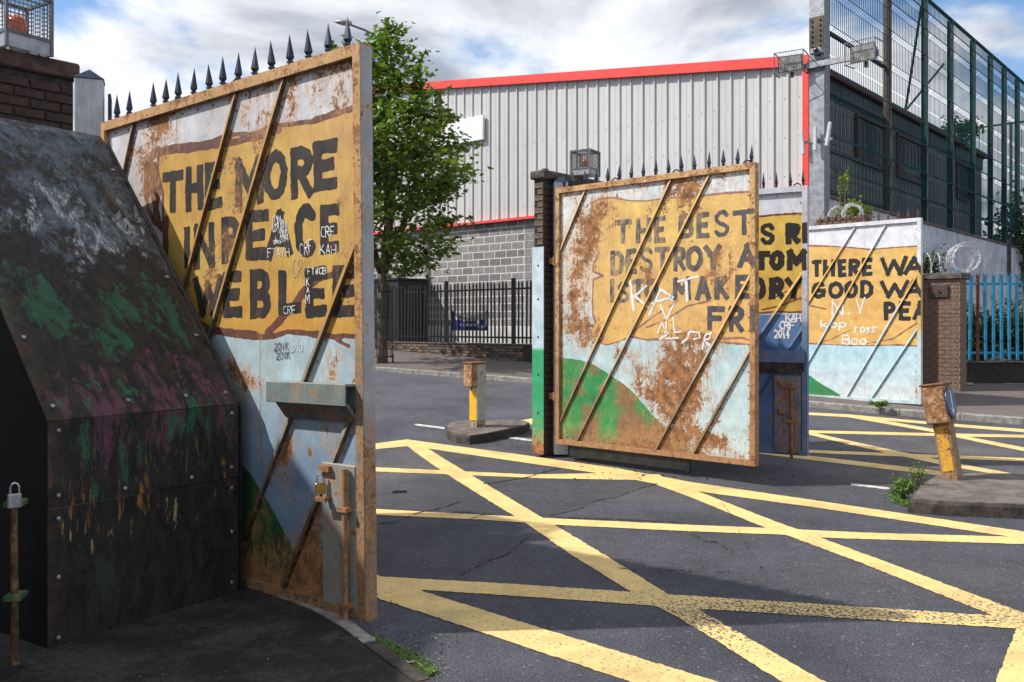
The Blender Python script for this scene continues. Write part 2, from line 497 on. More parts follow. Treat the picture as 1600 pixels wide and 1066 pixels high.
M['rustpost'] = plain('brown_weathered_post', (.12, .085, .06), .65, .5, 4, c2=(.05, .045, .04))
M['bluepale'] = plain('bright_blue_paint', (.02, .30, .55), .4, .35, 4, c2=(.012, .16, .30))
M['rustpale'] = plain('rusted_pale', (.15, .06, .035), .85, .5, 12, c2=(.07, .03, .02))
M['signwhite'] = plain('white_sign_face', (.78, .80, .83), .35, .06, 3, bump=.02)
M['glassdark'] = plain('dark_window_glass', (.02, .026, .03), .18, .3, 2)
M['glassgrey'] = plain('flood_lamp_glass', (.30, .30, .29), .15, .4, 9, c2=(.10, .10, .10))
M['amber'] = plain('amber_lens', (.75, .13, .02), .2, .2, 8)
M['plastic'] = plain('antenna_plastic', (.55, .57, .60), .5, .1, 6)
M['bark'] = plain('grey_brown_bark', (.15, .115, .085), .95, .5, 14, c2=(.06, .05, .04), bump=.8, stretch=(1, 1, .25), bd=.01)
M['kerb'] = plain('concrete_kerb', (.30, .285, .27), .92, .35, 10, c2=(.17, .16, .15), bump=.5)
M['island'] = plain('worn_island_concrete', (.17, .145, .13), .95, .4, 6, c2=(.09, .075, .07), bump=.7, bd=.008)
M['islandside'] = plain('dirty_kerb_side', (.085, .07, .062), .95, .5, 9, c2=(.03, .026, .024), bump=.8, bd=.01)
M['whitedash'] = plain('white_road_paint', (.62, .62, .60), .8, .35, 9, c2=(.3, .3, .3))
M['crack'] = plain('crack_tar', (.022, .021, .024), .8, .3, 20)
M['litter'] = plain('pale_litter', (.6, .6, .58), .8, .3, 40)
M['grit'] = plain('dark_grit', (.05, .045, .04), .9, .5, 40)
M['wood'] = plain('tan_timber', (.38, .26, .13), .8, .3, 10)
M['cloth'] = attr_mat('printed_banner_cloth', -.3, 0, .8)
M['yellowp'] = attr_mat('peeling_bollard_paint', .03, .45, .55, (.32, .15, .06), (.09, .045, .03), 2.6)
M['bluesign'] = plain('blue_sign_face', (.015, .06, .20), .35, .2, 8)
M['arrow'] = plain('white_arrow', (.72, .74, .76), .4, .15, 20)
M['hill'] = plain('far_hillside', (.045, .065, .055), 1, .5, .02, c2=(.03, .045, .03))
M['roof'] = plain('grey_roof_sheet', (.16, .17, .18), .5, .2, 3)
M['rubber'] = plain('black_rubber', (.01, .01, .01), .6, .2, 20)

def foliage(name, a, bcol, sub=.35):
    m, k, b = newmat(name)
    oi = k.n('ShaderNodeNewGeometry')
    P = k.n('ShaderNodeTexCoord').outputs['Object']
    rnd = oi.outputs['Random Per Island']
    n = k.noise(P, 1.6, 3, .5)
    f = k.math('ADD', k.math('MULTIPLY', rnd, .6), k.math('MULTIPLY', n, .45), True)
    base = k.mix(f, a, bcol)
    link(k, b, base, .55)
    tr = k.n('ShaderNodeBsdfTranslucent', {'Color': k.mix(1.0, base, (1.3, 1.5, .5), 'MULTIPLY')})
    mx = k.n('ShaderNodeMixShader', {0: sub, 1: b.outputs[0], 2: tr.outputs[0]})
    outn = [x for x in k.t.nodes if x.type == 'OUTPUT_MATERIAL'][0]
    k.t.links.new(mx.outputs[0], outn.inputs[0])
    return m
M['leaf'] = foliage('maple_leaf', (.024, .060, .010), (.175, .25, .040))
M['weed'] = foliage('weed_leaf', (.05, .12, .02), (.17, .28, .06))
M['ivy'] = foliage('dark_shrub_leaf', (.018, .045, .014), (.07, .11, .03), .2)
M['yleaf'] = foliage('yellow_green_shrub', (.07, .13, .02), (.30, .32, .05))
M['moss'] = foliage('bright_moss', (.035, .085, .012), (.12, .20, .03), .2)

def asphalt_mat():
    m, k, b = newmat('worn_asphalt')
    P = k.n('ShaderNodeTexCoord').outputs['Object']
    c = k.n('ShaderNodeAttribute', attribute_name='Col').outputs[0]
    sp1 = k.noise(P, 70, 4, .8)
    vo = k.n('ShaderNodeTexVoronoi', {'Vector': P, 'Scale': 150.0}).outputs[0]
    big = k.noise(P, 1.1, 6, .6)
    mid = k.noise(P, 9, 5, .6)
    s = k.math('MULTIPLY', k.ramp(sp1, .32, .68, .45, 1.7), k.math('MULTIPLY', k.ramp(big, .3, .7, .82, 1.2), k.ramp(mid, .3, .7, .88, 1.12)))
    base = k.mix(1.0, c, k.n('ShaderNodeCombineXYZ', {0: s, 1: s, 2: s}).outputs[0], 'MULTIPLY')
    st = k.math('GREATER_THAN', k.n('ShaderNodeTexWhiteNoise', {0: k.n('ShaderNodeTexVoronoi', {'Vector': P, 'Scale': 70.0}).outputs[2]}).outputs[0], .985)
    base = k.mix(k.math('MULTIPLY', st, .35), base, (.30, .29, .28))
    h = k.math('ADD', k.math('MULTIPLY', vo, -.8), sp1)
    link(k, b, base, k.ramp(sp1, .3, .7, .72, .9), h, .7, .016)
    b.inputs['Specular IOR Level'].default_value = .3
    return m
M['asphalt'] = asphalt_mat()
def yellow_mat(name, wear):
    m, k, b = newmat(name)
    P = k.n('ShaderNodeTexCoord').outputs['Object']
    c = k.n('ShaderNodeAttribute', attribute_name='Col').outputs[0]
    ru = k.n('ShaderNodeAttribute', attribute_name='rust').outputs[2]
    n = k.noise(P, 55, 4, .7); g = k.noise(P, 5, 6, .6)
    base = k.mix(k.ramp(g, .3, .75, 0, .5), c, (.50, .38, .17))
    dn = k.noise(P, 1.4, 9, .7, .6)
    base = k.mix(k.ramp(dn, .46, .66, 0, .55), base, (.36, .265, .12))
    hole = k.ramp(k.math('ADD', n, k.math('MULTIPLY', ru, .3)), .66, .70)
    base = k.mix(hole, base, (.055, .052, .06))
    gr = k.noise(P, 140, 3, .6)
    sc = k.ramp(gr, .3, .7, .86, 1.08)
    base = k.mix(1.0, base, k.n('ShaderNodeCombineXYZ', {0: sc, 1: sc, 2: sc}).outputs[0], 'MULTIPLY')
    link(k, b, base, .8, k.math('SUBTRACT', gr, hole), .4, .006)
    return m
M['yellow'] = yellow_mat('worn_yellow_road_paint', 0)
def housing_mat():
    """dark steel with many flaked coats: pale blue bloom above, green, pink and ochre flakes below"""
    m, k, b = newmat('flaked_multicoloured_steel')
    P = k.n('ShaderNodeTexCoord').outputs['Object']
    z = k.n('ShaderNodeSeparateXYZ', {0: P}).outputs[2]
    def N(loc, sc, s, r=.80, d=.5): return k.noise(k.mapping(P, sc, loc), s, 13, r, d)
    wob = k.math('MULTIPLY', k.math('SUBTRACT', N((2, 5, 1), (1.4, 1, .6), 2.0, .6), .5), 1.1)
    zw = k.math('ADD', z, wob)
    base = k.mix(k.ramp(N((0, 0, 0), (1.6, 1, .8), 9), .40, .60), (.004, .006, .009), (.026, .022, .018))
    def coat(base, z0, z1, soft, colr, colr2, thr, n, amt=.9, wd=.035):
        zz = k.math('MULTIPLY', k.ramp(zw, z0 - soft, z0 + soft), k.ramp(zw, z1 - soft, z1 + soft, 1, 0))
        lv = k.math('ADD', n, k.math('MULTIPLY', k.math('SUBTRACT', zz, 1.0), .45))
        cc = k.mix(k.ramp(N((9, 9, 9), (2, 2, 1), 13), .4, .6), colr, colr2)
        return k.mix(k.math('MULTIPLY', k.ramp(lv, thr, thr + wd), amt), base, cc)
    base = coat(base, 1.7, 9, .35, (.045, .065, .085), (.11, .145, .18), .455, N((3, 1, 7), (1.3, 1, .8), 6), .85, .10)
    base = coat(base, 1.75, 2.45, .25, (.20, .235, .28), (.46, .50, .54), .515, N((13, 1, 4), (1.9, 1, .75), 4.6, .84, .8), .9, .07)
    base = coat(base, 2.0, 9, .2, (.14, .085, .05), (.08, .055, .04), .585, N((7, 2, 3), (2, 1, .8), 5), .8)
    base = coat(base, 1.35, 1.85, .16, (.012, .065, .036), (.018, .11, .055), .485, N((9, 4, 2), (1.7, 1, .7), 4.2), .9, .05)
    base = coat(base, .75, 1.38, .12, (.17, .055, .11), (.09, .032, .055), .507, N((1, 14, 5), (2.4, 1, .55), 4.2, .82), .65)
    base = coat(base, .70, 1.25, .14, (.012, .13, .055), (.02, .09, .04), .538, N((4, 8, 1), (2.6, 1, .6), 4.0, .8), .9)
    base = coat(base, .60, .92, .07, (.30, .15, .03), (.16, .08, .025), .550, N((5, 3, 11), (3.0, 1, .5), 3.6, .8), .9)
    base = coat(base, .48, .66, .05, (.50, .38, .14), (.30, .20, .07), .55, N((8, 6, 2), (3.0, 1, .5), 3.4, .8), .9)
    base = coat(base, .0, .55, .1, (.012, .045, .028), (.04, .032, .022), .545, N((6, 1, 9), (3.0, 1, .5), 4, .8), .8)
    # rust along the sheet edges and bright scratches
    sc = k.noise(k.mapping(P, (40, 3, 5), (1, 2, 3)), 2.2, 6, .75, .4)
    base = k.mix(k.ramp(sc, .66, .70, 0, .55), base, (.16, .15, .14))
    x = k.n('ShaderNodeSeparateXYZ', {0: P}).outputs[0]
    ed = k.math('ABSOLUTE', k.math('SUBTRACT', x, .56))
    e2 = k.math('MULTIPLY', k.ramp(ed, .44, .56), k.ramp(N((1, 1, 1), (1, 1, 1), 8), .42, .56, 0, .7))
    base = k.mix(e2, base, (.06, .035, .022))
    fine = k.noise(k.mapping(P, (16, 16, 5)), 1.6, 10, .82, .7)
    link(k, b, base, k.ramp(fine, .3, .7, .48, .8), fine, .5, .006)
    b.inputs['Specular IOR Level'].default_value = .35
    return m
M['housing'] = housing_mat()

def rustfield(blobs, base=.3):
    base = base - .04
    """blobs: (u,z,ru,rz,strength) -> density"""
    def fn(X, Z):
        r = np.full(np.shape(X), float(base))
        for u, z, a, b_, s in blobs:
            r = r + .66 * s * np.exp(-(((X - u) / a) ** 2 + ((Z - z) / b_) ** 2))
        return np.clip(r, 0, .66)
    return fn
def mixc(a, b, t):
    a = np.asarray(a, float); b = np.asarray(b, float)
    t = np.clip(t, 0, 1)[:, None]
    return a * (1 - t) + b * t

# ------------------------------------------------------------------ ground
def nonuni(fine0, fine1, step, lo, hi):
    a = list(np.arange(fine0, fine1 + 1e-6, step))
    s = step; x = a[-1]
    while x < hi: s *= 1.35; x += s; a.append(min(x, hi + s))
    s = step; x = a[0]
    while x > lo: s *= 1.35; x -= s; a.insert(0, x)
    return np.array(a)
def px_poly(pts, h=0.0): return [(ground_pt(x, y, h).x, ground_pt(x, y, h).y) for x, y in pts]
xs = nonuni(-4, 8.5, .07, -600, 600); ys = nonuni(1.5, 17, .07, -60, 1500)
GX, GY = np.meshgrid(xs, ys, indexing='ij')
smooth1 = px_poly([(560, 823), (600, 818), (820, 818), (836, 826), (815, 846), (790, 868), (745, 886), (712, 903), (560, 915)])
smooth2 = px_poly([(560, 747), (690, 750), (750, 758), (850, 748), (1012, 752), (1028, 757), (857, 807), (560, 800)])
lightA = px_poly([(600, 690), (1300, 790), (1300, 700), (600, 640)])
tone = np.ones(GX.shape)
d1 = poly_sd(GX, GY, smooth1); d2 = poly_sd(GX, GY, smooth2)
tone = tone * np.where(d1 < 0, .86, 1) * np.where(d2 < 0, .82, 1)
cA = np.array([.067, .070, .090]); cB = np.array([.135, .125, .120])
far = np.clip((GY - 8.2) / 1.2, 0, 1) + 0 * GX
dirt = np.clip(fbm(GX, GY, .7, 4) * 1.6 - .5, 0, 1) * np.clip((GY - 7.5) / 2, 0, 1) * np.clip((12.5 - GY) / 2, 0, 1)
C = cA[None, None, :] * (1 - dirt[..., None]) + cB[None, None, :] * dirt[..., None]
C = C * tone[..., None] * (1 + .25 * np.clip((GY - 11) / 4, 0, 1))[..., None]
warm = (np.abs(fbm(GX, GY, .35, 3) - .5) * 2)[..., None]
stain = np.clip((fbm(GX + 3, GY * .6, 1.6, 4) - .56) * 5, 0, 1) * .22
C = C * (1 - stain[..., None])
track = np.exp(-((GX * .15 + GY - 5.9) / .22) ** 2) * .10 + np.exp(-((GX * .15 + GY - 7.5) / .25) ** 2) * .10
C = C * (1 - track[..., None])
C = C * (1 + warm * np.array([.22, .10, -.02]))
me = bpy.data.meshes.new('road')
nx, ny = GX.shape
V = np.stack([GX, GY, terrain(GY)], -1).reshape(-1, 3)
idx = np.arange(nx * ny).reshape(nx, ny)
Fq = np.stack([idx[:-1, :-1], idx[1:, :-1], idx[1:, 1:], idx[:-1, 1:]], -1).reshape(-1, 4)
me.from_pydata(V.tolist(), [], Fq.tolist())
ca = me.color_attributes.new('Col', 'FLOAT_COLOR', 'POINT')
ca.data.foreach_set('color', np.concatenate([C.reshape(-1, 3), np.ones((nx * ny, 1))], 1).astype(np.float32).ravel())
me.materials.append(M['asphalt'])
road = bpy.data.objects.new('road', me); col.objects.link(road)
setp(road, kind='structure')

def ground_paint(name, polys_px, cell, mat, colr, h=.004, rough=.008, rustv=0.0, kind='structure', maxh=None, base_h=0.0):
    polys = [px_poly(p, base_h) for p in polys_px]
    A = np.concatenate([np.array(p) for p in polys])
    b = (A[:, 0].min() - .1, A[:, 0].max() + .1, A[:, 1].min() - .1, A[:, 1].max() + .1)
    def fn(X, Y):
        d = np.full(X.shape, 1e9)
        for p in polys:
            q = np.array(p); m = .12
            sel = (X > q[:, 0].min() - m) & (X < q[:, 0].max() + m) & (Y > q[:, 1].min() - m) & (Y < q[:, 1].max() + m)
            if sel.any(): d[sel] = np.minimum(d[sel], poly_sd(X[sel], Y[sel], p))
        return d + (fbm(X, Y, 38, 3) - .5) * rough * 2.2
    vs, fs = march(fn, b, cell, 10)
    m = MB()
    A = np.array(vs)
    Z = terrain(A[:, 1]) + h + base_h
    m.v = [(x, y, z) for (x, y), z in zip(vs, Z)]; m.f = fs
    m.c = [colr] * len(vs)
    rv = rustv(A[:, 0], A[:, 1]) if callable(rustv) else np.full(len(vs), rustv)
    m.r = list(rv)
    me = m.mesh(name, mat)
    o = bpy.data.objects.new(name, me); col.objects.link(o)
    setp(o, kind=kind)
    return o
def strip(U, L): return list(U) + list(reversed(L))
YC = (.77, .55, .215)
near_lines = [
 strip([(560, 699), (590, 693), (636, 687)], [(560, 709), (590, 702), (645, 697)]),
 strip([(630, 688), (636, 687), (804, 709.5), (964, 732), (1080, 754), (1270, 782), (1461, 810.5), (1600, 831.5), (1760, 856)],
       [(634, 697), (667, 701), (804, 721), (941, 741), (1080, 767), (1270, 793), (1423, 816), (1600, 843), (1760, 867)]),
 strip([(640, 690), (667, 700), (735, 742), (865, 820), (973, 885), (1050, 933), (1091, 953), (1288, 1066), (1340, 1096)],
       [(630, 692), (650, 708), (716, 753), (823, 819), (895, 869.5), (990, 928), (1080, 978), (1221, 1066), (1268, 1096)]),
 strip([(550, 730), (590, 731), (693, 735.5), (827, 742), (941, 740), (1030, 742)], [(550, 736.5), (590, 737.5), (693, 741.5), (846, 748), (1017, 751), (1040, 750)]),
 strip([(560, 794), (594, 796.5), (750, 805), (857, 810.5), (1080, 821), (1206, 826), (1347, 833), (1560, 839), (1640, 841)],
       [(560, 803), (594, 805.5), (750, 812.5), (872, 821), (1080, 831), (1232, 836.5), (1286, 841), (1600, 851), (1640, 853)]),
 strip([(1010, 745), (1091, 768.6), (1213, 816), (1282, 841), (1411, 888.6), (1600, 959), (1630, 970)],
       [(1010, 752), (1080, 778), (1202, 828), (1232, 838), (1347, 881), (1552, 963), (1600, 980)]),
 strip([(540, 898), (598, 902), (827, 915), (994, 926.7), (1080, 932), (1347, 949.5), (1552, 963), (1640, 969)],
       [(540, 916), (648, 922), (827, 933.5), (1032, 948), (1080, 951.5), (1347, 968.6), (1590, 983), (1640, 986)]),
 strip([(560, 888), (600, 904), (648, 921), (789, 965), (1080, 1054), (1120, 1066), (1220, 1096)], [(560, 925), (600, 939), (789, 1001), (983, 1066), (1060, 1096)]),
 [(1588, 984), (1608, 964), (1660, 964), (1640, 1096), (1545, 1096)],
]
wearf = lambda X, Y: np.clip(.12 + .25 * np.exp(-((X - .9) ** 2 / .8 + (Y - 4.9) ** 2 / .5)) + .35 * np.clip(X - .5, 0, 1) * np.exp(-((Y - 4.9) ** 2 / .15)), 0, .62)
box_mark = ground_paint('yellow_box_marking', near_lines, .016, M['yellow'], YC, rustv=wearf, rough=.010)
far_lines = [
 strip([(1150, 643), (1267, 645), (1326, 648), (1463, 660.5), (1500, 663.6), (1600, 671), (1760, 683)], [(1150, 647), (1267, 649), (1326, 652.5), (1463, 664.5), (1500, 668), (1600, 676), (1760, 689)]),
 strip([(1310, 647), (1340, 650), (1465, 672), (1504, 681), (1600, 699.7), (1760, 731)], [(1310, 650), (1340, 655), (1465, 677), (1504, 686), (1600, 705.5), (1760, 738)]),
 strip([(1150, 671.5), (1267, 673), (1464, 677.5), (1600, 680), (1760, 683)], [(1150, 675), (1267, 677), (1464, 682), (1600, 684.5), (1760, 688)]),
 strip([(1255, 672), (1267, 675.5), (1405, 706), (1476, 721), (1553, 735), (1590, 742)], [(1255, 676), (1267, 680.5), (1405, 712.5), (1476, 728), (1553, 741), (1590, 748)]),
 strip([(1150, 699), (1264, 703.5), (1600, 716.5), (1760, 722)], [(1150, 703.5), (1264, 708), (1600, 721.5), (1760, 727)]),
 strip([(1100, 692), (1191, 704), (1326, 719.6), (1462, 735.5), (1560, 747)], [(1100, 698), (1191, 710), (1326, 726.5), (1462, 743), (1560, 754)]),
 [(805, 659), (843, 652), (843, 659), (830, 664)],
]
far_mark = ground_paint('yellow_box_marking', far_lines, .03, M['yellow'], YC, rustv=.15, rough=.012)
dash = ground_paint('white_lane_marking', [strip([(648, 662.5), (695, 668)], [(648, 665), (694, 671)]), strip([(795, 682.5), (838, 687.5)], [(794, 685.5), (838, 691)]), strip([(1330, 755.5), (1389, 762.5)], [(1330, 759), (1389, 766)])], .02, M['whitedash'], (.6, .6, .6), rough=.02)
def thick(pts, wpx):
    out = []
    for i in range(len(pts) - 1):
        (x0, y0), (x1, y1) = pts[i], pts[i + 1]
        out.append([(x0, y0 - wpx), (x1, y1 - wpx), (x1, y1 + wpx), (x0, y0 + wpx)])
    return out
cr = []
for pts, wd in (([(590, 819), (620, 816), (651, 803), (690, 794), (720, 784)], .5), ([(755, 757), (790, 752), (827, 746), (850, 738), (876, 732)], .4),
                ([(836, 826), (828, 838), (815, 848), (800, 862), (788, 869), (762, 877), (745, 886), (725, 897), (712, 903)], .7), ([(1118, 774), (1140, 802), (1165, 852), (1194, 896)], .8),
                ([(965, 888), (1000, 893), (1060, 891), (1110, 896), (1150, 893)], .35), ([(857, 807), (905, 796), (930, 783), (960, 778), (1000, 764), (1028, 756)], .35),
                ([(735, 812), (752, 806), (772, 803)], .45), ([(866, 809), (960, 812), (1070, 817)], .4), ([(1080, 834), (1100, 846), (1120, 848), (1150, 868)], .5), ([(690, 838), (700, 834), (706, 830)], .5)):
    cr += thick(pts, wd)
cracks = ground_paint('road_crack', cr, .012, M['crack'], (.01, .01, .01), h=.0075, rough=.009)

# raised slabs -------------------------------------------------------
def slab(name, poly, h, mat, kind='structure', mat_side=None, grid=None):
    """poly world xy; top at terrain+h"""
    bm = bmesh.new()
    vt = [bm.verts.new((x, y, float(terrain(y)) + h)) for x, y in poly]
    vb = [bm.verts.new((x, y, float(terrain(y)) - .15)) for x, y in poly]
    ft = bm.faces.new(vt)
    for i in range(len(poly)):
        j = (i + 1) % len(poly)
        f = bm.faces.new((vt[i], vb[i], vb[j], vt[j])); f.material_index = 1 if mat_side else 0
    me = bpy.data.meshes.new(name)
    bmesh.ops.triangulate(bm, faces=[ft])
    bm.to_mesh(me); bm.free()
    me.materials.append(mat)
    if mat_side: me.materials.append(mat_side)
    o = bpy.data.objects.new(name, me); col.objects.link(o)
    setp(o, kind=kind)
    return o
def densify(pts, step):
    out = []
    for i in range(len(pts) - 1):
        a, b = Vector(pts[i]), Vector(pts[i + 1]); n = max(1, int((b - a).length / step))
        for k in range(n): out.append(tuple(a.lerp(b, k / n)))
    out.append(tuple(pts[-1])); return out
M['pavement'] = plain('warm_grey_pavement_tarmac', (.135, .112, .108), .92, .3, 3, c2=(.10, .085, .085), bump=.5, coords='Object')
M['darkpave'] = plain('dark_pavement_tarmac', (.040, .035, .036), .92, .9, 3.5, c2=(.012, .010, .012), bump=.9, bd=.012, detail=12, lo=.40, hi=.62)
# far pavement with its kerb
kp = px_poly([(330, 552), (460, 566), (587, 580), (839, 600), (1000, 613), (1250, 635), (1405, 650), (1500, 657), (1600, 664.6), (1800, 684), (2100, 720)])
kp = densify(kp, 1.0)
# strips in y so that the raised sheet follows the slope
def pavement_sheet(name, front, back, h, mat, n=24):
    m = MB(); vs = []; fs = []
    for i, (x, y) in enumerate(front):
        bx, by = back(x, y)
        for k in range(n + 1):
            t = k / n; X = x + (bx - x) * t; Y = y + (by - y) * t
            vs.append((X, Y, float(terrain(Y)) + h))
    for i in range(len(front) - 1):
        for k in range(n):
            a = i * (n + 1) + k; fs.append((a, a + n + 1, a + n + 2, a + 1))
    m.add(vs, fs)
    return m.build(name, mat, kind='structure')
pave = pavement_sheet('pavement', [(x + .1 * AY.x, y + .1 * AY.y) for x, y in kp], lambda x, y: (x + 16 * AY.x, y + 16 * AY.y), .099, M['pavement'])
kerb = bpy.data.objects.new('kerb', None); col.objects.link(kerb); setp(kerb, kind='structure')
for i in range(len(kp) - 1):
    a, b = kp[i], kp[i + 1]
    za, zb = float(terrain(a[1])), float(terrain(b[1]))
    m = MB(); ox, oy = AY.x * .13, AY.y * .13
    g = .006 * Vector((b[0] - a[0], b[1] - a[1])).normalized()
    a = (a[0] + g.x, a[1] + g.y); b = (b[0] - g.x, b[1] - g.y); h = .104 + random.uniform(-.003, .003)
    m.add([(a[0], a[1], za - .1), (b[0], b[1], zb - .1), (b[0] + ox, b[1] + oy, zb - .1), (a[0] + ox, a[1] + oy, za - .1),
           (a[0], a[1], za + h - .015), (b[0], b[1], zb + h - .015), (b[0] + ox * .15, b[1] + oy * .15, zb + h), (a[0] + ox * .15, a[1] + oy * .15, za + h), (b[0] + ox, b[1] + oy, zb + h), (a[0] + ox, a[1] + oy, za + h)],
          [(0, 1, 5, 4), (4, 5, 6, 7), (7, 6, 8, 9), (3, 9, 8, 2), (0, 4, 7, 9, 3), (1, 2, 8, 6, 5)])
    m.build('kerb_stone', M['kerb'], kerb)
# foreground pavement, left
edge_px = [(352, 902), (376, 917), (430, 934), (485, 955), (532, 982), (568, 1010), (605, 1038), (650, 1072), (690, 1112), (740, 1190)]
ep = px_poly(edge_px, .05)
fore = ep + [(-.35, .5), (-.35, -3), (-4.6, -3), (-4.6, 6.6), (-3.6, 6.9)]
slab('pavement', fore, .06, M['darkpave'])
kb = bpy.data.objects.new('kerb', None); col.objects.link(kb); setp(kb, kind='structure')
dp = densify(ep, .55)
for i in range(len(dp) - 1):
    a = Vector(dp[i] + (0,)); b = Vector(dp[i + 1] + (0,)); d = (b - a).normalized(); a += d * .005; b -= d * .005
    nrm = Vector((-d.y, d.x, 0)); nrm = nrm if nrm.x > 0 else -nrm
    m = MB(); m.bar(a + nrm * .035 + Vector((0, 0, .025)), b + nrm * .035 + Vector((0, 0, .025 + random.uniform(-.003, .003))), .07, .085)
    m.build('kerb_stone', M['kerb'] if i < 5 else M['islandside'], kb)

# ------------------------------------------------------------------ gates
class Plane:
    """a vertical leaf hung from hinge point P towards free corner Q"""
    def __init__(s, P, Q):
        s.P = Vector((P[0], P[1], 0)); d = Vector((Q[0] - P[0], Q[1] - P[1], 0))
        s.L = d.length; s.T = d.normalized(); s.rz = math.atan2(s.T.y, s.T.x)
    def uv(s, px, py):
        k = (px - HX) / F
        u = (k * s.P.y - s.P.x) / (s.T.x - k * s.T.y)
        y = s.P.y + u * s.T.y
        return (u, EYE - (py - HY) / F * y)
def seg_clip(p, q, L, z0, z1):
    return p, q
def edge_rust(pl, rf, z0, z1, bars, amt=1.0):
    """rust creeping out from frame joints, sheet edges and the undersides of the braces"""
    L = pl.L; B = [(pl.uv(*p), pl.uv(*q)) for p, q in bars]
    def ln(X, Z, a, b):
        dx, dz = b[0] - a[0], b[1] - a[1]; n = math.hypot(dx, dz); nx_, nz_ = dz / n, -dx / n
        if nx_ < 0: nx_, nz_ = -nx_, -nz_
        return (X - a[0]) * nx_ + (Z - a[1]) * nz_
    def fn(X, Z):
        r = rf(X, Z)
        side = np.minimum(X - .05, L - .058 - X)
        add = .20 * np.exp(-np.maximum(side, 0) / .035) + .20 * np.exp(-np.maximum(z1 - .065 - Z, 0) / .06) + .24 * np.exp(-np.maximum(Z - z0 - .055, 0) / .09)
        for a, b in B:
            d = ln(X, Z, a, b); add = np.maximum(add, np.where(d > 0, .20 * np.exp(-d / .04), .10 * np.exp(d / .02)))
        for k in (1, 2):
            s_ = np.abs(X - (.05 + (L - .1) * k / 3)); add = np.maximum(add, .14 * np.exp(-s_ / .02))
        return np.clip(r + amt * add * (.55 + .9 * fbm(X * 2, Z * 2, 2.5, 3)), 0, .70)
    return fn
GROUP_G = 'painted steel road gates'
OCHRE = (.54, .315, .080); OCHRE2 = (.62, .42, .105); BORDER = (.135, .055, .045)
SKYW = (.60, .62, .68); BLUE = (.33, .46, .56)
PAD = .0012
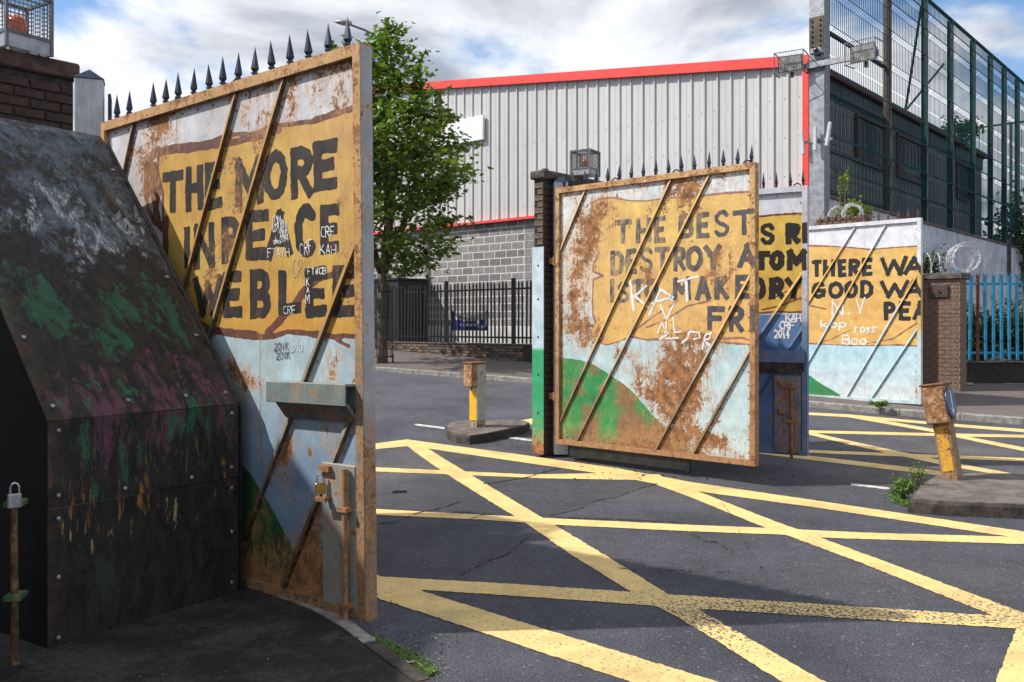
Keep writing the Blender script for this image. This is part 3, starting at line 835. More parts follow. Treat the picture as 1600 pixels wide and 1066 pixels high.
def gate_shell(pl, z0, z1, label, bars, rf, basecol, framecol, spikes, frame_rust=.5, spikemat='spike', loops=(), thick=.085, panelcell=.03, spike_h=.19, ext=True, bcol=None, brace_rust=.3, stile_col=None):
    g = empty('steel_gate', pl.P, pl.rz, label, 'gate', GROUP_G)
    L = pl.L
    # sheets: split on the raked braces as the photo shows; build as vertical-seamed sheets
    nsh = 3
    for i in range(nsh):
        a = .05 + (L - .1) * i / nsh; b = .05 + (L - .1) * (i + 1) / nsh
        nu = max(2, int((b - a) / panelcell)); nv = int((z1 - z0) / panelcell)
        U, Z = np.meshgrid(np.linspace(a + .001, b - .001, nu + 1), np.linspace(z0 + .03, z1 - .03, nv + 1), indexing='ij')
        m = MB(); c = basecol(U.ravel(), Z.ravel()); r = rf(U.ravel(), Z.ravel())
        m.v = [(u, .0, z) for u, z in zip(U.ravel(), Z.ravel())]; m.c = [tuple(k) for k in c]; m.r = list(r)
        id_ = np.arange((nu + 1) * (nv + 1)).reshape(nu + 1, nv + 1)
        m.f = [tuple(q) for q in np.stack([id_[:-1, :-1], id_[1:, :-1], id_[1:, 1:], id_[:-1, 1:]], -1).reshape(-1, 4).tolist()]
        me_ = m.mesh('sheet_panel', M['gate']); o = inst(me_, 'sheet_panel', g)
        mb = MB(); mb.cur = (.08, .10, .14); mb.cr = .45
        mb.box(a + .001, b - .001, .004, .008, z0 + .03, z1 - .03); mb.build('back_sheet', M['frame'], g)
    fc = framecol
    bcol = bcol or fc
    def member(name, x0, x1, za, zb, d=-.035, mat='frame', back=None, cr=None):
        # member as a subdivided box so the colour can follow its height
        m = MB(); n = max(1, int(max(x1 - x0, zb - za) / .12))
        vert = (zb - za) > (x1 - x0)
        back = thick - .035 if back is None else back
        for i in range(n + 1):
            t = i / n
            if vert: z = za + (zb - za) * t; ring = [(x0, d, z), (x1, d, z), (x1, back, z), (x0, back, z)]; cc = fc((x0 + x1) / 2, z)
            else: x = x0 + (x1 - x0) * t; ring = [(x, d, za), (x, d, zb), (x, back, zb), (x, back, za)]; cc = fc(x, (za + zb) / 2)
            m.cur = tuple(cc); m.cr = frame_rust if cr is None else cr
            m.add(ring, [])
        for i in range(n):
            for k in range(4): m.f.append((i * 4 + k, i * 4 + (k + 1) % 4, i * 4 + 4 + (k + 1) % 4, i * 4 + 4 + k))
        m.f += [(0, 1, 2, 3), (n * 4 + 3, n * 4 + 2, n * 4 + 1, n * 4)]
        return m.build(name, M[mat], g)
    member('top_rail', .002, L - .058, z1 - .062, z1)
    member('bottom_rail', .002, L - .058, z0, z0 + .055)
    member('hinge_stile', 0, .048, z0 + .0555, z1 - .0625)
    fc0 = fc; fc = (lambda u, z: stile_col(z) if stile_col and stile_col(z) is not None else fc0(u, z)); member('closing_stile', L - .057, L, z0, z1); fc = fc0
    # raked braces
    for (p, q) in bars:
        (u0, v0), (u1, v1) = (pl.uv(*p) if len(p) == 2 else p[:2]), (pl.uv(*q) if len(q) == 2 else q[:2])
        # clip to the frame
        def cl(ua, va, ub, vb):
            t = 1.0
            if ub < .05: t = min(t, (.05 - ua) / (ub - ua))
            if ub > L - .06: t = min(t, (L - .06 - ua) / (ub - ua))
            if vb < z0 + .056: t = min(t, (z0 + .056 - va) / (vb - va))
            if vb > z1 - .064: t = min(t, (z1 - .064 - va) / (vb - va))
            return ua + (ub - ua) * t, va + (vb - va) * t
        mx, mv = (u0 + u1) / 2, (v0 + v1) / 2
        if v0 > z0 + .1 and ext: u0, v0 = mx + (u0 - mx) * 3, mv + (v0 - mv) * 3
        if ext: u1, v1 = mx + (u1 - mx) * 3, mv + (v1 - mv) * 3
        a = cl(mx, mv, u0, v0); b = cl(mx, mv, u1, v1)
        m = MB(); n = 10
        d = Vector((b[0] - a[0], 0, b[1] - a[1])); d.normalize(); s_ = Vector((d.z, 0, -d.x)) * (.021 if pl.P.y < 8 else .017)
        if s_.x < 0: s_ = -s_
        for i in range(n + 1):
            c = Vector((a[0] + (b[0] - a[0]) * i / n, 0, a[1] + (b[1] - a[1]) * i / n))
            cc = np.array(bcol(c.x, c.z)) * .84; m.cr = brace_rust
            m.cur = tuple(cc)
            # bent section: a sloping painted face and a steep lower return darkened as its shade
            m.add([c - s_ + Vector((0, -.001, 0)), c - s_ * .8 + Vector((0, -.014, 0)), c + s_ * .8 + Vector((0, -.026, 0))], [])
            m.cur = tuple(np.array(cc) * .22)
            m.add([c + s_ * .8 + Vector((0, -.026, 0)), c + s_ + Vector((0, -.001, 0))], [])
        for i in range(n):
            for k in (0, 1, 3): m.f.append((i * 5 + k, i * 5 + k + 1, i * 5 + 6 + k, i * 5 + 5 + k))
        m.build('raked_brace', M['gate'], g)
    # spikes
    base = MB()
    h = spike_h
    base.add([(-.009, -.009, 0), (.009, -.009, 0), (.009, .009, 0), (-.009, .009, 0), (-.009, -.009, .022), (.009, -.009, .022), (.009, .009, .022), (-.009, .009, .022)], [(0, 1, 5, 4), (1, 2, 6, 5), (2, 3, 7, 6), (3, 0, 4, 7)])
    base.box(-.015, .015, -.015, .015, .022, .032)
    e = [(-.007, -.007, .032), (.007, -.007, .032), (.007, .007, .032), (-.007, .007, .032), (-.017, -.017, .055), (.017, -.017, .055), (.017, .017, .055), (-.017, .017, .055), (0, 0, h)]
    base.add(e, [(0, 1, 5, 4), (1, 2, 6, 5), (2, 3, 7, 6), (3, 0, 4, 7), (4, 5, 8), (5, 6, 8), (6, 7, 8), (7, 4, 8)])
    sm = base.mesh('spike', M[spikemat])
    for u in spikes: inst(sm, 'spike', g, (u, thick / 2 - .035, z1 + .0005), (random.uniform(-.04, .04), random.uniform(-.04, .04), random.uniform(-.2, .2)), (1, 1, random.uniform(.93, 1.05)))
    for u in loops:
        m = MB(); m.tube([(u - .045, .05, z1), (u - .03, .05, z1 + .03), (u, .05, z1 + .045), (u + .03, .05, z1 + .03), (u + .045, .05, z1)], .008, 5); m.build('hanger_lug', M['bolt'], g)
    # bolt heads along the frame
    m = MB(); m.cur = (.07, .05, .04); m.cr = .6
    def head(u, z): m.lathe([(.0075, 0.0), (.0075, -.005), (.004, -.008)], n=6, axis='y', o=(u, -.0003, z))
    k = 0
    for z in np.arange(z0 + .12, z1 - .08, .135):
        head(.075, z); head(L - .085 + random.uniform(-.004, .004), z)
    for u in np.arange(.15, L - .1, .17): head(u, z1 - .09); head(u, z0 + .085)
    for (p, q) in bars:
        a = pl.uv(*p); b = pl.uv(*q)
        for t in np.arange(.04, 1, .09):
            u = a[0] + (b[0] - a[0]) * t + .045; z = a[1] + (b[1] - a[1]) * t
            if .1 < u < L - .1 and z0 + .1 < z < z1 - .1: head(u, z)
    m.build('bolt_heads', M['frame'], g, kind='stuff')
    return g

def gate_paint(g, pl, zr, scroll, border_w, extra_strokes, lines, rf, letcol, scroll_col, th, hill=None, hillcol=None, hcell=.02, seed=0, frame_layer=True, bordercol=BORDER, cell=.008):
    L = pl.L; z0, z1 = zr
    S = [pl.uv(*p) for p in scroll]
    nz = lambda X, Z, a, s=9: (fbm(X + seed, Z, s, 4) - .5) * a
    lim = lambda X: np.maximum(.052 - X, X - (L - .0585))
    y = -.0006
    paint('painted_scroll', lambda X, Z: np.maximum(poly_sd(X, Z, S) + nz(X, Z, .03, 14), lim(X)), (.05, L - .058, z0 + .06, z1 - .065), .014, y, scroll_col, rf, M['gate'], g, 6)
    if hill:
        H = [pl.uv(*p) for p in hill]
        paint('painted_hill', lambda X, Z: np.maximum(np.maximum(poly_sd(X, Z, H) + nz(X, Z, .02, 14), lim(X)), z0 + .056 - Z), (.05, L - .058, z0 + .056, z1 - .5), hcell, y, hillcol, rf, M['gate'], g, 6)
    strokes = [([pl.uv(*p) for p in (scroll + [scroll[0]])], border_w)] + [([pl.uv(*p) for p in pts], wd) for pts, wd in extra_strokes]
    def bf(X, Z):
        d = np.full(X.shape, 1e9)
        for pts, wd in strokes:
            d = np.minimum(d, line_sd(X, Z, pts, 0) - wd * (.35 + 1.3 * fbm(X + seed * 3, Z, 3.1, 3)))
        return np.maximum(d + nz(X, Z, .016, 22), lim(X))
    paint('painted_outline', bf, (.05, L - .058, z0 + .06, z1 - .065), .009, y * 2, bordercol, rf, M['gate'], g, 6)
    for i, ln in enumerate(lines):
        items = []
        for ch, xa, xb, ya, yb in ln:
            xm = (xa + xb) / 2
            ua, _ = pl.uv(xa, ya); ub, _ = pl.uv(xb, ya); _, zt = pl.uv(xm, ya); _, zb = pl.uv(xm, yb)
            items.append((ch, ua, ub, zb, zt))
        for q, it in enumerate(items):
            fn0 = glyph_field([it], th * (.72 if it[0] == 'S' else 1), False, .018, seed * 100 + i * 10 + q)
            b = (it[1] - .03, min(L - .0585, it[2] + .03), it[3] - .03, it[4] + .03)
            if it[2] > L - .06:
                b2_ = (L - .0565, L - .0005, b[2], b[3])
                paint('painted_letter', lambda X, Z: fn0(X, Z) + nz(X, Z, .010, 30), b2_, cell * .7, -.0362, letcol, rf, M['letter'], g, 3)
            if b[1] - b[0] < .02: continue
            paint('painted_letter', lambda X, Z: np.maximum(fn0(X, Z) + nz(X, Z, .014, 30), lim(X)), b, cell, y * 3.2 - .0004 * (q % 2), letcol, rf, M['letter'], g, 3)
def scrawl(g, pl, text, box, th, colr, name='scrawled_initials', slant=0.0, y=-.0035, seed=1, cell=.004):
    """thin handwriting: box = px of top-left, bottom-right"""
    xa, ya, xb, yb = box; n = len(text); items = []
    ym = lambda x: 0
    for i, ch in enumerate(text):
        x0 = xa + (xb - xa) * (i + .08) / n; x1 = xa + (xb - xa) * (i + .86) / n
        if ch == ' ': continue
        dy = slant * (x0 - xa)
        ua, _ = pl.uv(x0, ya); ub, _ = pl.uv(x1, ya); _, zt = pl.uv((x0 + x1) / 2, ya + dy); _, zb = pl.uv((x0 + x1) / 2, yb + dy)
        items.append((ch, ua, ub, zb, zt))
    fn = glyph_field(items, th, True, .07, seed)
    b = (min(k[1] for k in items) - .04, max(k[2] for k in items) + .04, min(k[3] for k in items) - .08, max(k[4] for k in items) + .05)
    return paint(name, lambda X, Z: fn(X, Z) + (fbm(X, Z, 60, 2) - .5) * th * 1.2, b, cell, y, colr, .1, M['scribble'], g, 4)
WHITE = (.72, .73, .75)
def inkcol(c, c2, s, lo, hi):
    return lambda X, Z: mixc(c, c2, (fbm(X * 4 + 5, Z * 1.2, s, 4) - lo) / (hi - lo))

# ---- gate 1 (nearest, far left)
P1 = Plane((-2.87, 6.35), (-.750, 4.65))
z0a, z1a = .045, 3.045
def blobs(pl, L): 
    out = []
    for px, py, rx, ry, s in L:
        u, z = pl.uv(px, py); u2, z2 = pl.uv(px + rx, py + ry)
        out.append((u, z, abs(u2 - u) + 1e-3, abs(pl.uv(px, py + ry)[1] - z), s))
    return out
rf1 = rustfield(blobs(P1, [(255, 190, 22, 50, .42), (228, 250, 20, 60, .40), (240, 300, 16, 45, .3), (385, 185, 12, 30, .40), (410, 230, 18, 60, .38), (432, 150, 12, 50, .28), (460, 145, 8, 60, .26), (375, 285, 9, 45, .36), (360, 350, 22, 60, .42), (340, 420, 20, 45, .36),
    (362, 252, 14, 14, .5), (535, 240, 10, 150, .30), (470, 160, 50, 40, .20), (520, 150, 30, 50, .22), (540, 410, 14, 40, .4), (390, 600, 26, 22, .52), (365, 575, 16, 25, .42), (335, 620, 20, 50, .25), (520, 580, 14, 30, .45), (500, 650, 10, 22, .2), (448, 700, 14, 40, .5), (484, 712, 5, 12, .7),
    (490, 850, 22, 60, .62), (470, 900, 30, 50, .5), (515, 690, 14, 30, .5), (400, 880, 40, 40, .2), (440, 750, 12, 30, .35), (530, 900, 20, 50, .3), (300, 470, 20, 60, .3)]), .27)
def base1(U, Z):
    c = mixc(SKYW, (.50, .50, .54), (fbm(U, Z, 2.3) - .3) * 1.6)
    edge = 1.55 + .1 * fbm(U, Z, 1.1)
    lo = mixc((.40, .53, .60), (.18, .285, .42), (1.45 - Z) / .7 + (fbm(U, Z, 1.4) - .5))
    c = mixc_arr(c, lo, np.clip((edge - Z) / .05, 0, 1))
    c = mixc_arr(c, np.tile((.30, .21, .11), (len(U), 1)), np.clip((.66 - U) / .25, 0, 1) * np.clip((2.3 - Z) / .5, 0, 1) * np.clip((Z - 1.3) / .2, 0, 1) * .8)
    c = mixc_arr(c, np.tile((.085, .040, .022), (len(U), 1)), np.clip((.42 - Z + (fbm(U, Z, 4) - .5) * .35) / .3, 0, 1))
    return c
def mixc_arr(a, b, t): return a * (1 - t[:, None]) + b * t[:, None]
def fc1(u, z):
    t = np.clip((z - 1.35) / .3, 0, 1)
    lo = np.array((.15, .15, .13)) * (1 - .62 * np.clip((.7 - z) / .5, 0, 1)); hi = np.array((.50, .30, .13))
    return lo * (1 - t) + hi * t
scroll1 = [(250, 233), (262, 229), (277, 226), (319, 223), (364, 211), (403, 208), (431, 198), (488, 193), (525, 182), (560, 172), (575, 172), (575, 540), (560, 531), (520, 529), (480, 523), (450, 521), (425, 528), (400, 527), (360, 518), (330, 514), (315, 508), (300, 480), (285, 455), (268, 425), (258, 395), (257, 350), (256, 300), (249, 262)]
def stc(scroll, pl, c):
    S = [pl.uv(*p) for p in scroll]
    return lambda z: np.array(c) if float(poly_sd(np.array([pl.L - .075]), np.array([z]), S)[0]) < 0 else None
def bc1(u, z):
    s = float(poly_sd(np.array([u]), np.array([z]), [P1.uv(*p) for p in scroll1])[0])
    if s < 0: return np.array((.44, .26, .085))
    return np.array((.46, .33, .22)) if z > 1.9 else (np.array((.22, .235, .20)) if z > .6 else np.array((.11, .07, .045)))
bars1 = [((217, 174), (196, 270)), ((379, 129), (287, 458)), ((455, 107), (322, 548)), ((548, 415), (407, 775)), ((542, 674), (441, 918))]
sp1 = [P1.uv(x, 100)[0] for x in (184, 203, 241, 260, 280, 304, 329, 350, 374, 400, 427, 456, 485, 516, 546)]
rf1 = edge_rust(P1, rf1, z0a, z1a, bars1)
g1 = gate_shell(P1, z0a, z1a, 'nearest rusty steel gate painted THE MORE IN PEACE WE BLEE, beside the dark sloping housing', bars1, rf1, base1, fc1, sp1, .36, bcol=bc1, stile_col=stc(scroll1, P1, (.50, .30, .10)), brace_rust=.30, loops=[P1.uv(x, 150)[0] for x in (192, 268, 360)])
def scol1(U, Z):
    c = mixc(OCHRE, OCHRE2, (fbm(U, Z, 1.6) - .38) * 3)
    c = mixc_arr(c, np.tile((.62, .36, .16), (len(U), 1)), np.clip((U - 1.9) / .8, 0, 1) * np.clip((Z - 1.9) / .8, 0, 1) * .8)
    c = mixc_arr(c, np.tile((.56, .28, .055), (len(U), 1)), np.clip((1.95 - Z) / .4, 0, 1) * .7)
    return c
lines1 = [
 [('T', 256, 289, 265, 331), ('H', 292, 320, 257, 328), ('E', 323, 349, 252, 326), ('M', 369, 415, 246, 321), ('O', 414, 452, 236, 315), ('R', 456, 491, 231, 313), ('E', 493, 530, 223, 301)],
 [('I', 288, 299, 352, 418), ('N', 304, 337, 347, 419), ('P', 348, 376, 338, 412), ('E', 386, 421, 330, 407), ('A', 417, 460, 329, 406), ('C', 462, 497, 322, 406), ('E', 502, 533, 322, 400)],
 [('W', 303, 350, 430, 494), ('E', 350, 379, 425, 497), ('B', 392, 424, 422, 500), ('L', 437, 472, 422, 494), ('E', 478, 513, 422, 500), ('E', 521, 560, 419, 500)]]
ink1 = inkcol((.014, .014, .018), (.035, .03, .03), 6, .3, .7)
hill1 = [(350, 690), (363, 709), (392, 745), (421, 793), (440, 830), (455, 860), (468, 900), (476, 960), (300, 960), (300, 700)]
hc1 = lambda U, Z: mixc_arr(mixc((.010, .085, .035), (.04, .10, .035), (fbm(U, Z, 5) - .4) * 2), np.tile((.065, .035, .02), (len(U), 1)), np.clip((.5 - Z) / .35 + (fbm(U, Z, 6) - .5), 0, 1) * .85)
curl = [(250, 232), (240, 240), (232, 262), (229, 292), (233, 322), (242, 342), (255, 352)]
gate_paint(g1, P1, (z0a, z1a), scroll1, .014, [(curl, .03), ([(243, 272), (250, 272), (252, 298), (249, 316), (243, 316), (240, 296), (243, 272)], .012), ([(556, 422), (500, 440), (478, 455), (455, 485), (418, 522)], .022),
    ([(243, 262), (242, 300), (247, 338)], .05), ([(250, 236), (330, 228), (405, 215), (440, 205)], .022), ([(262, 340), (262, 420), (300, 500), (330, 516), (400, 526)], .02), ([(545, 545), (520, 532), (450, 520)], .012), ([(445, 118), (445, 118)], .001)],
    lines1, rf1, ink1, scol1, .033, hill1, hc1, seed=1, cell=.0065)
# handwriting on gate 1
for txt, bx, sl in (('CRK', (428, 340, 441, 365), 0), ('KAH', (441, 344, 451, 372), .6), ('john', (425, 373, 441, 383), 0), ('2014', (440, 371, 453, 381), -.2), ('FTAYH', (420, 390, 455, 403), 0), ('CRF', (470, 384, 491, 404), -.4), ('CRF', (503, 358, 526, 374), 0), ('KAH', (502, 387, 528, 401), 0),
                    ('FTWCB', (482, 422, 512, 432), 0), ('K', (480, 437, 486, 450), 0), ('A', (480, 452, 486, 461), 0), ('M', (478, 464, 486, 478), 0), ('CRF', (444, 481, 463, 493), 0), ('JNO', (454, 540, 474, 552), 0)):
    scrawl(g1, P1, txt, bx, .0024, WHITE, slant=sl, seed=len(txt) + int(bx[0]), cell=.0032)
for txt, bx in (('201K', (429, 538, 452, 549)), ('201K', (432, 552, 454, 563))): scrawl(g1, P1, txt, bx, .0028, (.10, .12, .2), name='faint_pen_marks', cell=.0032)
scrawl(g1, P1, 'CR', (458, 408, 474, 436), .0025, (.62, .48, .3), name='faint_pen_marks')
# ledge channel
ua, za = P1.uv(421, 598); ub, _ = P1.uv(548, 608)
m = MB(); m.cur = (.155, .215, .225); m.cr = .30
zt = 1.275
prof = [(-.004, zt - .005), (-.10, zt), (-.104, zt - .004), (-.104, zt - .112), (-.098, zt - .116), (-.094, zt - .11), (-.094, zt - .012), (-.004, zt - .018)]
m.prism(prof, 'x', P1.uv(436, 600)[0] + .02, P1.L - .06)
m.build('ledge_channel', M['gate'], g1)
m = MB(); m.cur = (.10, .145, .17); m.cr = .42
m.prism([(-.094, zt - .108), (-.02, zt - .205), (-.004, zt - .205), (-.004, zt - .19), (-.088, zt - .10)], 'x', P1.uv(436, 600)[0] + .08, P1.L - .06)
m.build('ledge_skirt', M['gate'], g1)
# lock plate, bolt
up = P1.uv(503, 735)[0] - .02
m = MB(); m.cur = (.20, .255, .27); m.cr = .36
m.cbox(up + .05, P1.L - .065, -.034, -.004, .06, .845, .005); m.build('lock_plate', M['gate'], g1)
m = MB(); m.cur = (.12, .095, .08); m.cr = .42; ur = P1.L - .12
m.tube([(ur, -.058, z0a - .03), (ur, -.058, .83)], .017, 10)
m.build('drop_bolt', M['frame'], g1)
for zc in (.62, .12):
    m = MB(); m.cur = (.17, .10, .06); m.cr = .5; m.box(ur - .035, ur + .035, -.085, -.03, zc - .012, zc + .012); m.build('bolt_keeper', M['frame'], g1)
m = MB(); m.cur = (.2, .13, .08); m.cr = .5
m.tube([(ur - .15, -.034, .66), (ur - .15, -.09, .66)], .012, 8); m.box(ur - .19, ur - .11, -.10, -.085, .648, .672); m.build('bolt_handle', M['frame'], g1)
m = MB(); m.cur = (.2, .13, .08); m.cr = .6; m.box(ur - .22, ur - .13, -.06, -.034, .80, .83); m.build('hasp', M['frame'], g1)
m = MB(); m.cur = (.30, .34, .38); m.cr = .44   # vertical white weld line / strip on stile side

for i in range(26):
    z = z0a + .01 + (z1a - z0a - .02) * i / 25; t_ = min(1, max(0, (1.25 - z) / .5))
    m.cur = tuple(np.array((.34, .37, .41)) * (1 - t_) + np.array((.17, .12, .085)) * t_); m.cr = .34 + .12 * t_
    m.add([(P1.L + .0005, -.034, z), (P1.L + .005, -.030, z), (P1.L + .005, .046, z), (P1.L + .0005, .050, z)], [])
for i in range(25):
    for k in range(3): m.f.append((i * 4 + k, i * 4 + k + 1, i * 4 + 5 + k, i * 4 + 4 + k))
m.build('closing_strip', M['gate'], g1)
# padlock hanging from the hasp (its own thing)
def padlock(P, rz, label, body, scale=1.0):
    o = empty('padlock', P, rz, label, 'padlock')
    m = MB(); m.cbox(-.024 * scale, .024 * scale, -.011, .011, -.085 * scale, -.03 * scale, .004); m.build('lock_body', M[body], o)
    m = MB(); m.tube([(-.015 * scale, 0, -.032 * scale), (-.015 * scale, 0, -.005), (-.009 * scale, 0, .008 * scale), (0, 0, .012 * scale), (.009 * scale, 0, .008 * scale), (.015 * scale, 0, -.005), (.015 * scale, 0, -.032 * scale)], .004 * scale, 8); m.build('shackle', M['chrome'], o)
    return o
uL = ur - .175
pp = P1.P + P1.T * uL + Vector((-P1.T.y * -1, 0, 0)) * 0
nrm = Vector((P1.T.y, -P1.T.x, 0))
padlock(P1.P + P1.T * uL + nrm * .068 + Vector((0, 0, .79)), P1.rz + 1.1, 'brass padlock hanging from the hasp on the nearest gate', 'brass', 1.15)

# the leaf has dropped on its hinges and leans a little
g1.rotation_euler = (0, R(-.8), P1.rz)
g1.location = P1.P + P1.T * .02 + Vector((0, 0, -.02))
# ---- gate 2
P2 = Plane((.535, 10.55), (2.415, 8.85))
z0b, z1b = .20, 3.20
rf2 = rustfield(blobs(P2, [(935, 330, 22, 25, .38), (925, 370, 20, 40, .38), (910, 400, 25, 60, .30), (900, 440, 18, 60, .30), (895, 510, 20, 35, .5), (925, 520, 22, 22, .55), (905, 300, 18, 30, .2), (1050, 290, 25, 40, .28), (1085, 290, 22, 40, .30), (1075, 330, 20, 40, .3), (1125, 290, 25, 30, .22),
    (1012, 430, 16, 26, .5), (1140, 400, 20, 40, .28), (1120, 440, 30, 50, .32), (1060, 545, 40, 40, .42), (1085, 590, 26, 50, .50), (1030, 610, 40, 35, .45), (1060, 640, 30, 40, .48), (1045, 600, 15, 60, .2), (1110, 530, 30, 30, .25), (1120, 640, 10, 20, .3), (1075, 680, 60, 18, .35), (1000, 690, 60, 20, .3), (980, 560, 30, 20, .22), (1120, 690, 30, 14, .4), (1000, 330, 70, 60, .12), (1000, 590, 15, 30, .25)]), .28)
def base2(U, Z):
    c = mixc((.62, .66, .68), (.50, .62, .66), (fbm(U, Z, 2.1) - .4) * 2)
    c = mixc_arr(c, mixc((.46, .62, .68), (.38, .56, .63), (fbm(U, Z, 3) - .4) * 2), np.clip((1.95 - Z) / .3, 0, 1))
    c = mixc_arr(c, np.tile((.64, .52, .40), (len(U), 1)), np.clip((.55 - np.abs(U - .45)) / .3, 0, 1) * np.clip((Z - 1.6) / .5, 0, 1) * np.clip((2.9 - Z) / .3, 0, 1) * .7)
    return mixc_arr(c, np.tile((.16, .085, .045), (len(U), 1)), np.clip((.42 - Z + (fbm(U, Z, 5) - .5) * .4) / .2, 0, 1) * np.clip((2.3 - U) / .8, 0, 1))
def fc2(u, z):
    t = float(np.clip((z - 1.0) / .6, 0, 1)); return np.array((.22, .13, .075)) * (1 - t) + np.array((.58, .36, .165)) * t
scroll2 = [(925, 318), (938, 310), (960, 309), (985, 314), (1010, 314), (1040, 310), (1090, 307), (1130, 302), (1180, 299), (1200, 296), (1200, 540), (1165, 538), (1130, 535), (1080, 534), (1035, 530), (1010, 531), (985, 526), (968, 534), (948, 539), (932, 534), (922, 520), (930, 505), (926, 490), (926, 462), (927, 437), (943, 431), (926, 424), (928, 412), (936, 395), (926, 380), (930, 365), (924, 345)]
def bc2(u, z):
    s = float(poly_sd(np.array([u]), np.array([z]), [P2.uv(*p) for p in scroll2])[0])
    if s < 0: return np.array((.64, .42, .17))
    if z > 2.0: return np.array((.60, .44, .28))
    return np.array((.40, .38, .30)) if z > 1.0 else np.array((.20, .13, .08))
bars2 = [((917, 292.5), (878, 387)), ((1052, 274), (880.5, 649)), ((1112, 267), (904, 685)), ((1172, 432), (1027, 699)), ((1176, 540), (1084, 708))]
sp2 = [P2.uv(820 + x / 3.553, 270)[0] for x in (217, 268, 332, 393, 458, 522, 588, 656, 725, 796, 869, 941, 1020, 1100, 1179, 1256)]
rf2 = edge_rust(P2, rf2, z0b, z1b, bars2)
g2 = gate_shell(P2, z0b, z1b, 'rusty streaked steel gate in the middle painted THE BEST DESTROY A IS TO MAKE FRI', bars2, rf2, base2, fc2, sp2, .38, bcol=bc2, stile_col=stc(scroll2, P2, (.62, .39, .14)), brace_rust=.28, loops=[P2.uv(820 + x / 3.553, 270)[0] for x in (240, 487, 826, 1220)], spike_h=.185)
scol2 = lambda U, Z: mixc_arr(mixc((.66, .42, .15), (.70, .50, .15), (fbm(U + 3, Z, 1.5) - .4) * 2.5), np.tile((.66, .38, .12), (len(U), 1)), np.clip((1.75 - Z) / .4, 0, 1))
lines2 = [
 [('T', 960.5, 987, 344, 381), ('H', 993.6, 1017.6, 341, 380), ('E', 1022, 1039.5, 338, 380), ('B', 1060.5, 1084.5, 334, 373), ('E', 1088.7, 1109, 332, 372), ('S', 1115.7, 1139.7, 329, 370), ('T', 1145, 1181, 327, 368)],
 [('D', 954.5, 975.5, 391, 430), ('E', 978, 995, 389, 429), ('S', 999.5, 1020.5, 387, 426), ('T', 1023.5, 1047, 386, 424), ('R', 1052, 1071.6, 385.6, 424), ('O', 1071.6, 1098.6, 384, 424), ('Y', 1100, 1128, 382, 422), ('A', 1152, 1184, 379.5, 419)],
 [('I', 954, 959.5, 435, 474), ('S', 965, 983, 440, 473), ('T', 987.5, 1007, 436, 472), ('O', 1007, 1029.6, 436, 472), ('M', 1051, 1080, 433, 470), ('A', 1086.6, 1110.6, 432, 469), ('K', 1116.6, 1139, 432, 469), ('E', 1148.7, 1170.6, 430, 467)],
 [('F', 1105.5, 1133, 479, 516), ('R', 1138, 1163, 478, 520), ('I', 1173, 1183, 477, 519)]]
def ink2(X, Z):
    t = (fbm(X * 3 + 8, Z * .8, 14, 3) - .36) * 3.4
    fade = np.clip((2.35 - X) / 2.0 + (Z - 2.2) * .35, 0, 1)
    return mixc((.055, .058, .075), (.44, .32, .17), np.clip(t, 0, 1) * fade * .95)
hill2 = [(860, 556), (878, 559), (905, 562), (927, 570), (950, 584), (972, 598), (996, 620), (1017, 646), (1045, 672), (1073, 700), (1090, 730), (860, 730)]
hc2 = lambda U, Z: mixc_arr(mixc((.015, .26, .075), (.03, .20, .07), (fbm(U, Z, 4) - .4) * 3), np.tile((.20, .115, .06), (len(U), 1)), np.clip((fbm(U * 1.3 + 4, Z * .7, 3.2, 4) - .46) * 9 + (.68 - Z) * 1.8, 0, 1))
gate_paint(g2, P2, (z0b, z1b), scroll2, .010, [([(1180, 535), (1160, 528), (1120, 530)], .010), ([(1010, 512), (1040, 500), (1075, 478), (1110, 470)], .009), ([(985, 522), (1020, 495), (1060, 470)], .007), ([(925, 470), (930, 500), (945, 535)], .006), ([(930, 350), (940, 330), (950, 322)], .008)],
    lines2, rf2, ink2, scol2, .028, hill2, hc2, seed=4, cell=.0085, bordercol=(.26, .13, .12))
FW = (.74, .74, .74)
for pts, wd in (([(985, 440), (990, 485)], .016), ([(1010, 447), (992, 463), (1013, 480)], .013), ([(1015, 492), (1032, 452), (1047, 462), (1050, 470)], .013), ([(1018, 474), (1052, 464)], .012), ([(1060, 440), (1090, 432)], .012), ([(1072, 437), (1074, 470)], .016), ([(1032, 477), (1042, 500), (1040, 520)], .010), ([(1053, 475), (1042, 500)], .010),
                ([(1028, 520), (1034, 505), (1044, 522), (1030, 530), (1060, 528)], .008), ([(1052, 495), (1054, 520), (1064, 518)], .008), ([(1066, 536), (1075, 528), (1078, 518), (1092, 520), (1094, 528), (1084, 530)], .010), ([(1098, 545), (1102, 524), (1112, 520), (1108, 530), (1100, 532), (1112, 542)], .010)):
    Q = [P2.uv(*p) for p in pts]
    A = np.array(Q); b = (A[:, 0].min() - .05, A[:, 0].max() + .05, A[:, 1].min() - .05, A[:, 1].max() + .05)
    paint('sprayed_stroke', lambda X, Z: line_sd(X, Z, Q, wd) + (fbm(X, Z, 50, 3) - .5) * .02, b, .006, -.0036, FW, .2, M['scribble'], g2, 4)
def skirt(g, u0, u1, z0, h, d=.10):
    m = MB(); m.cur = (.05, .04, .035); m.cr = .6; m.box(u0, u1, .0, d * .4, z0 - h, z0 - .001); m.build('bottom_skirt', M['dark'], g)
    m = MB(); m.cur = (.05, .04, .035); m.cr = .6; m.box(u1 + .002, u1 + .022, .0, d * .4, z0 - h - .04, z0 - .001); m.build('skirt_stop', M['dark'], g)
skirt(g2, .18, 1.75, z0b, .13)
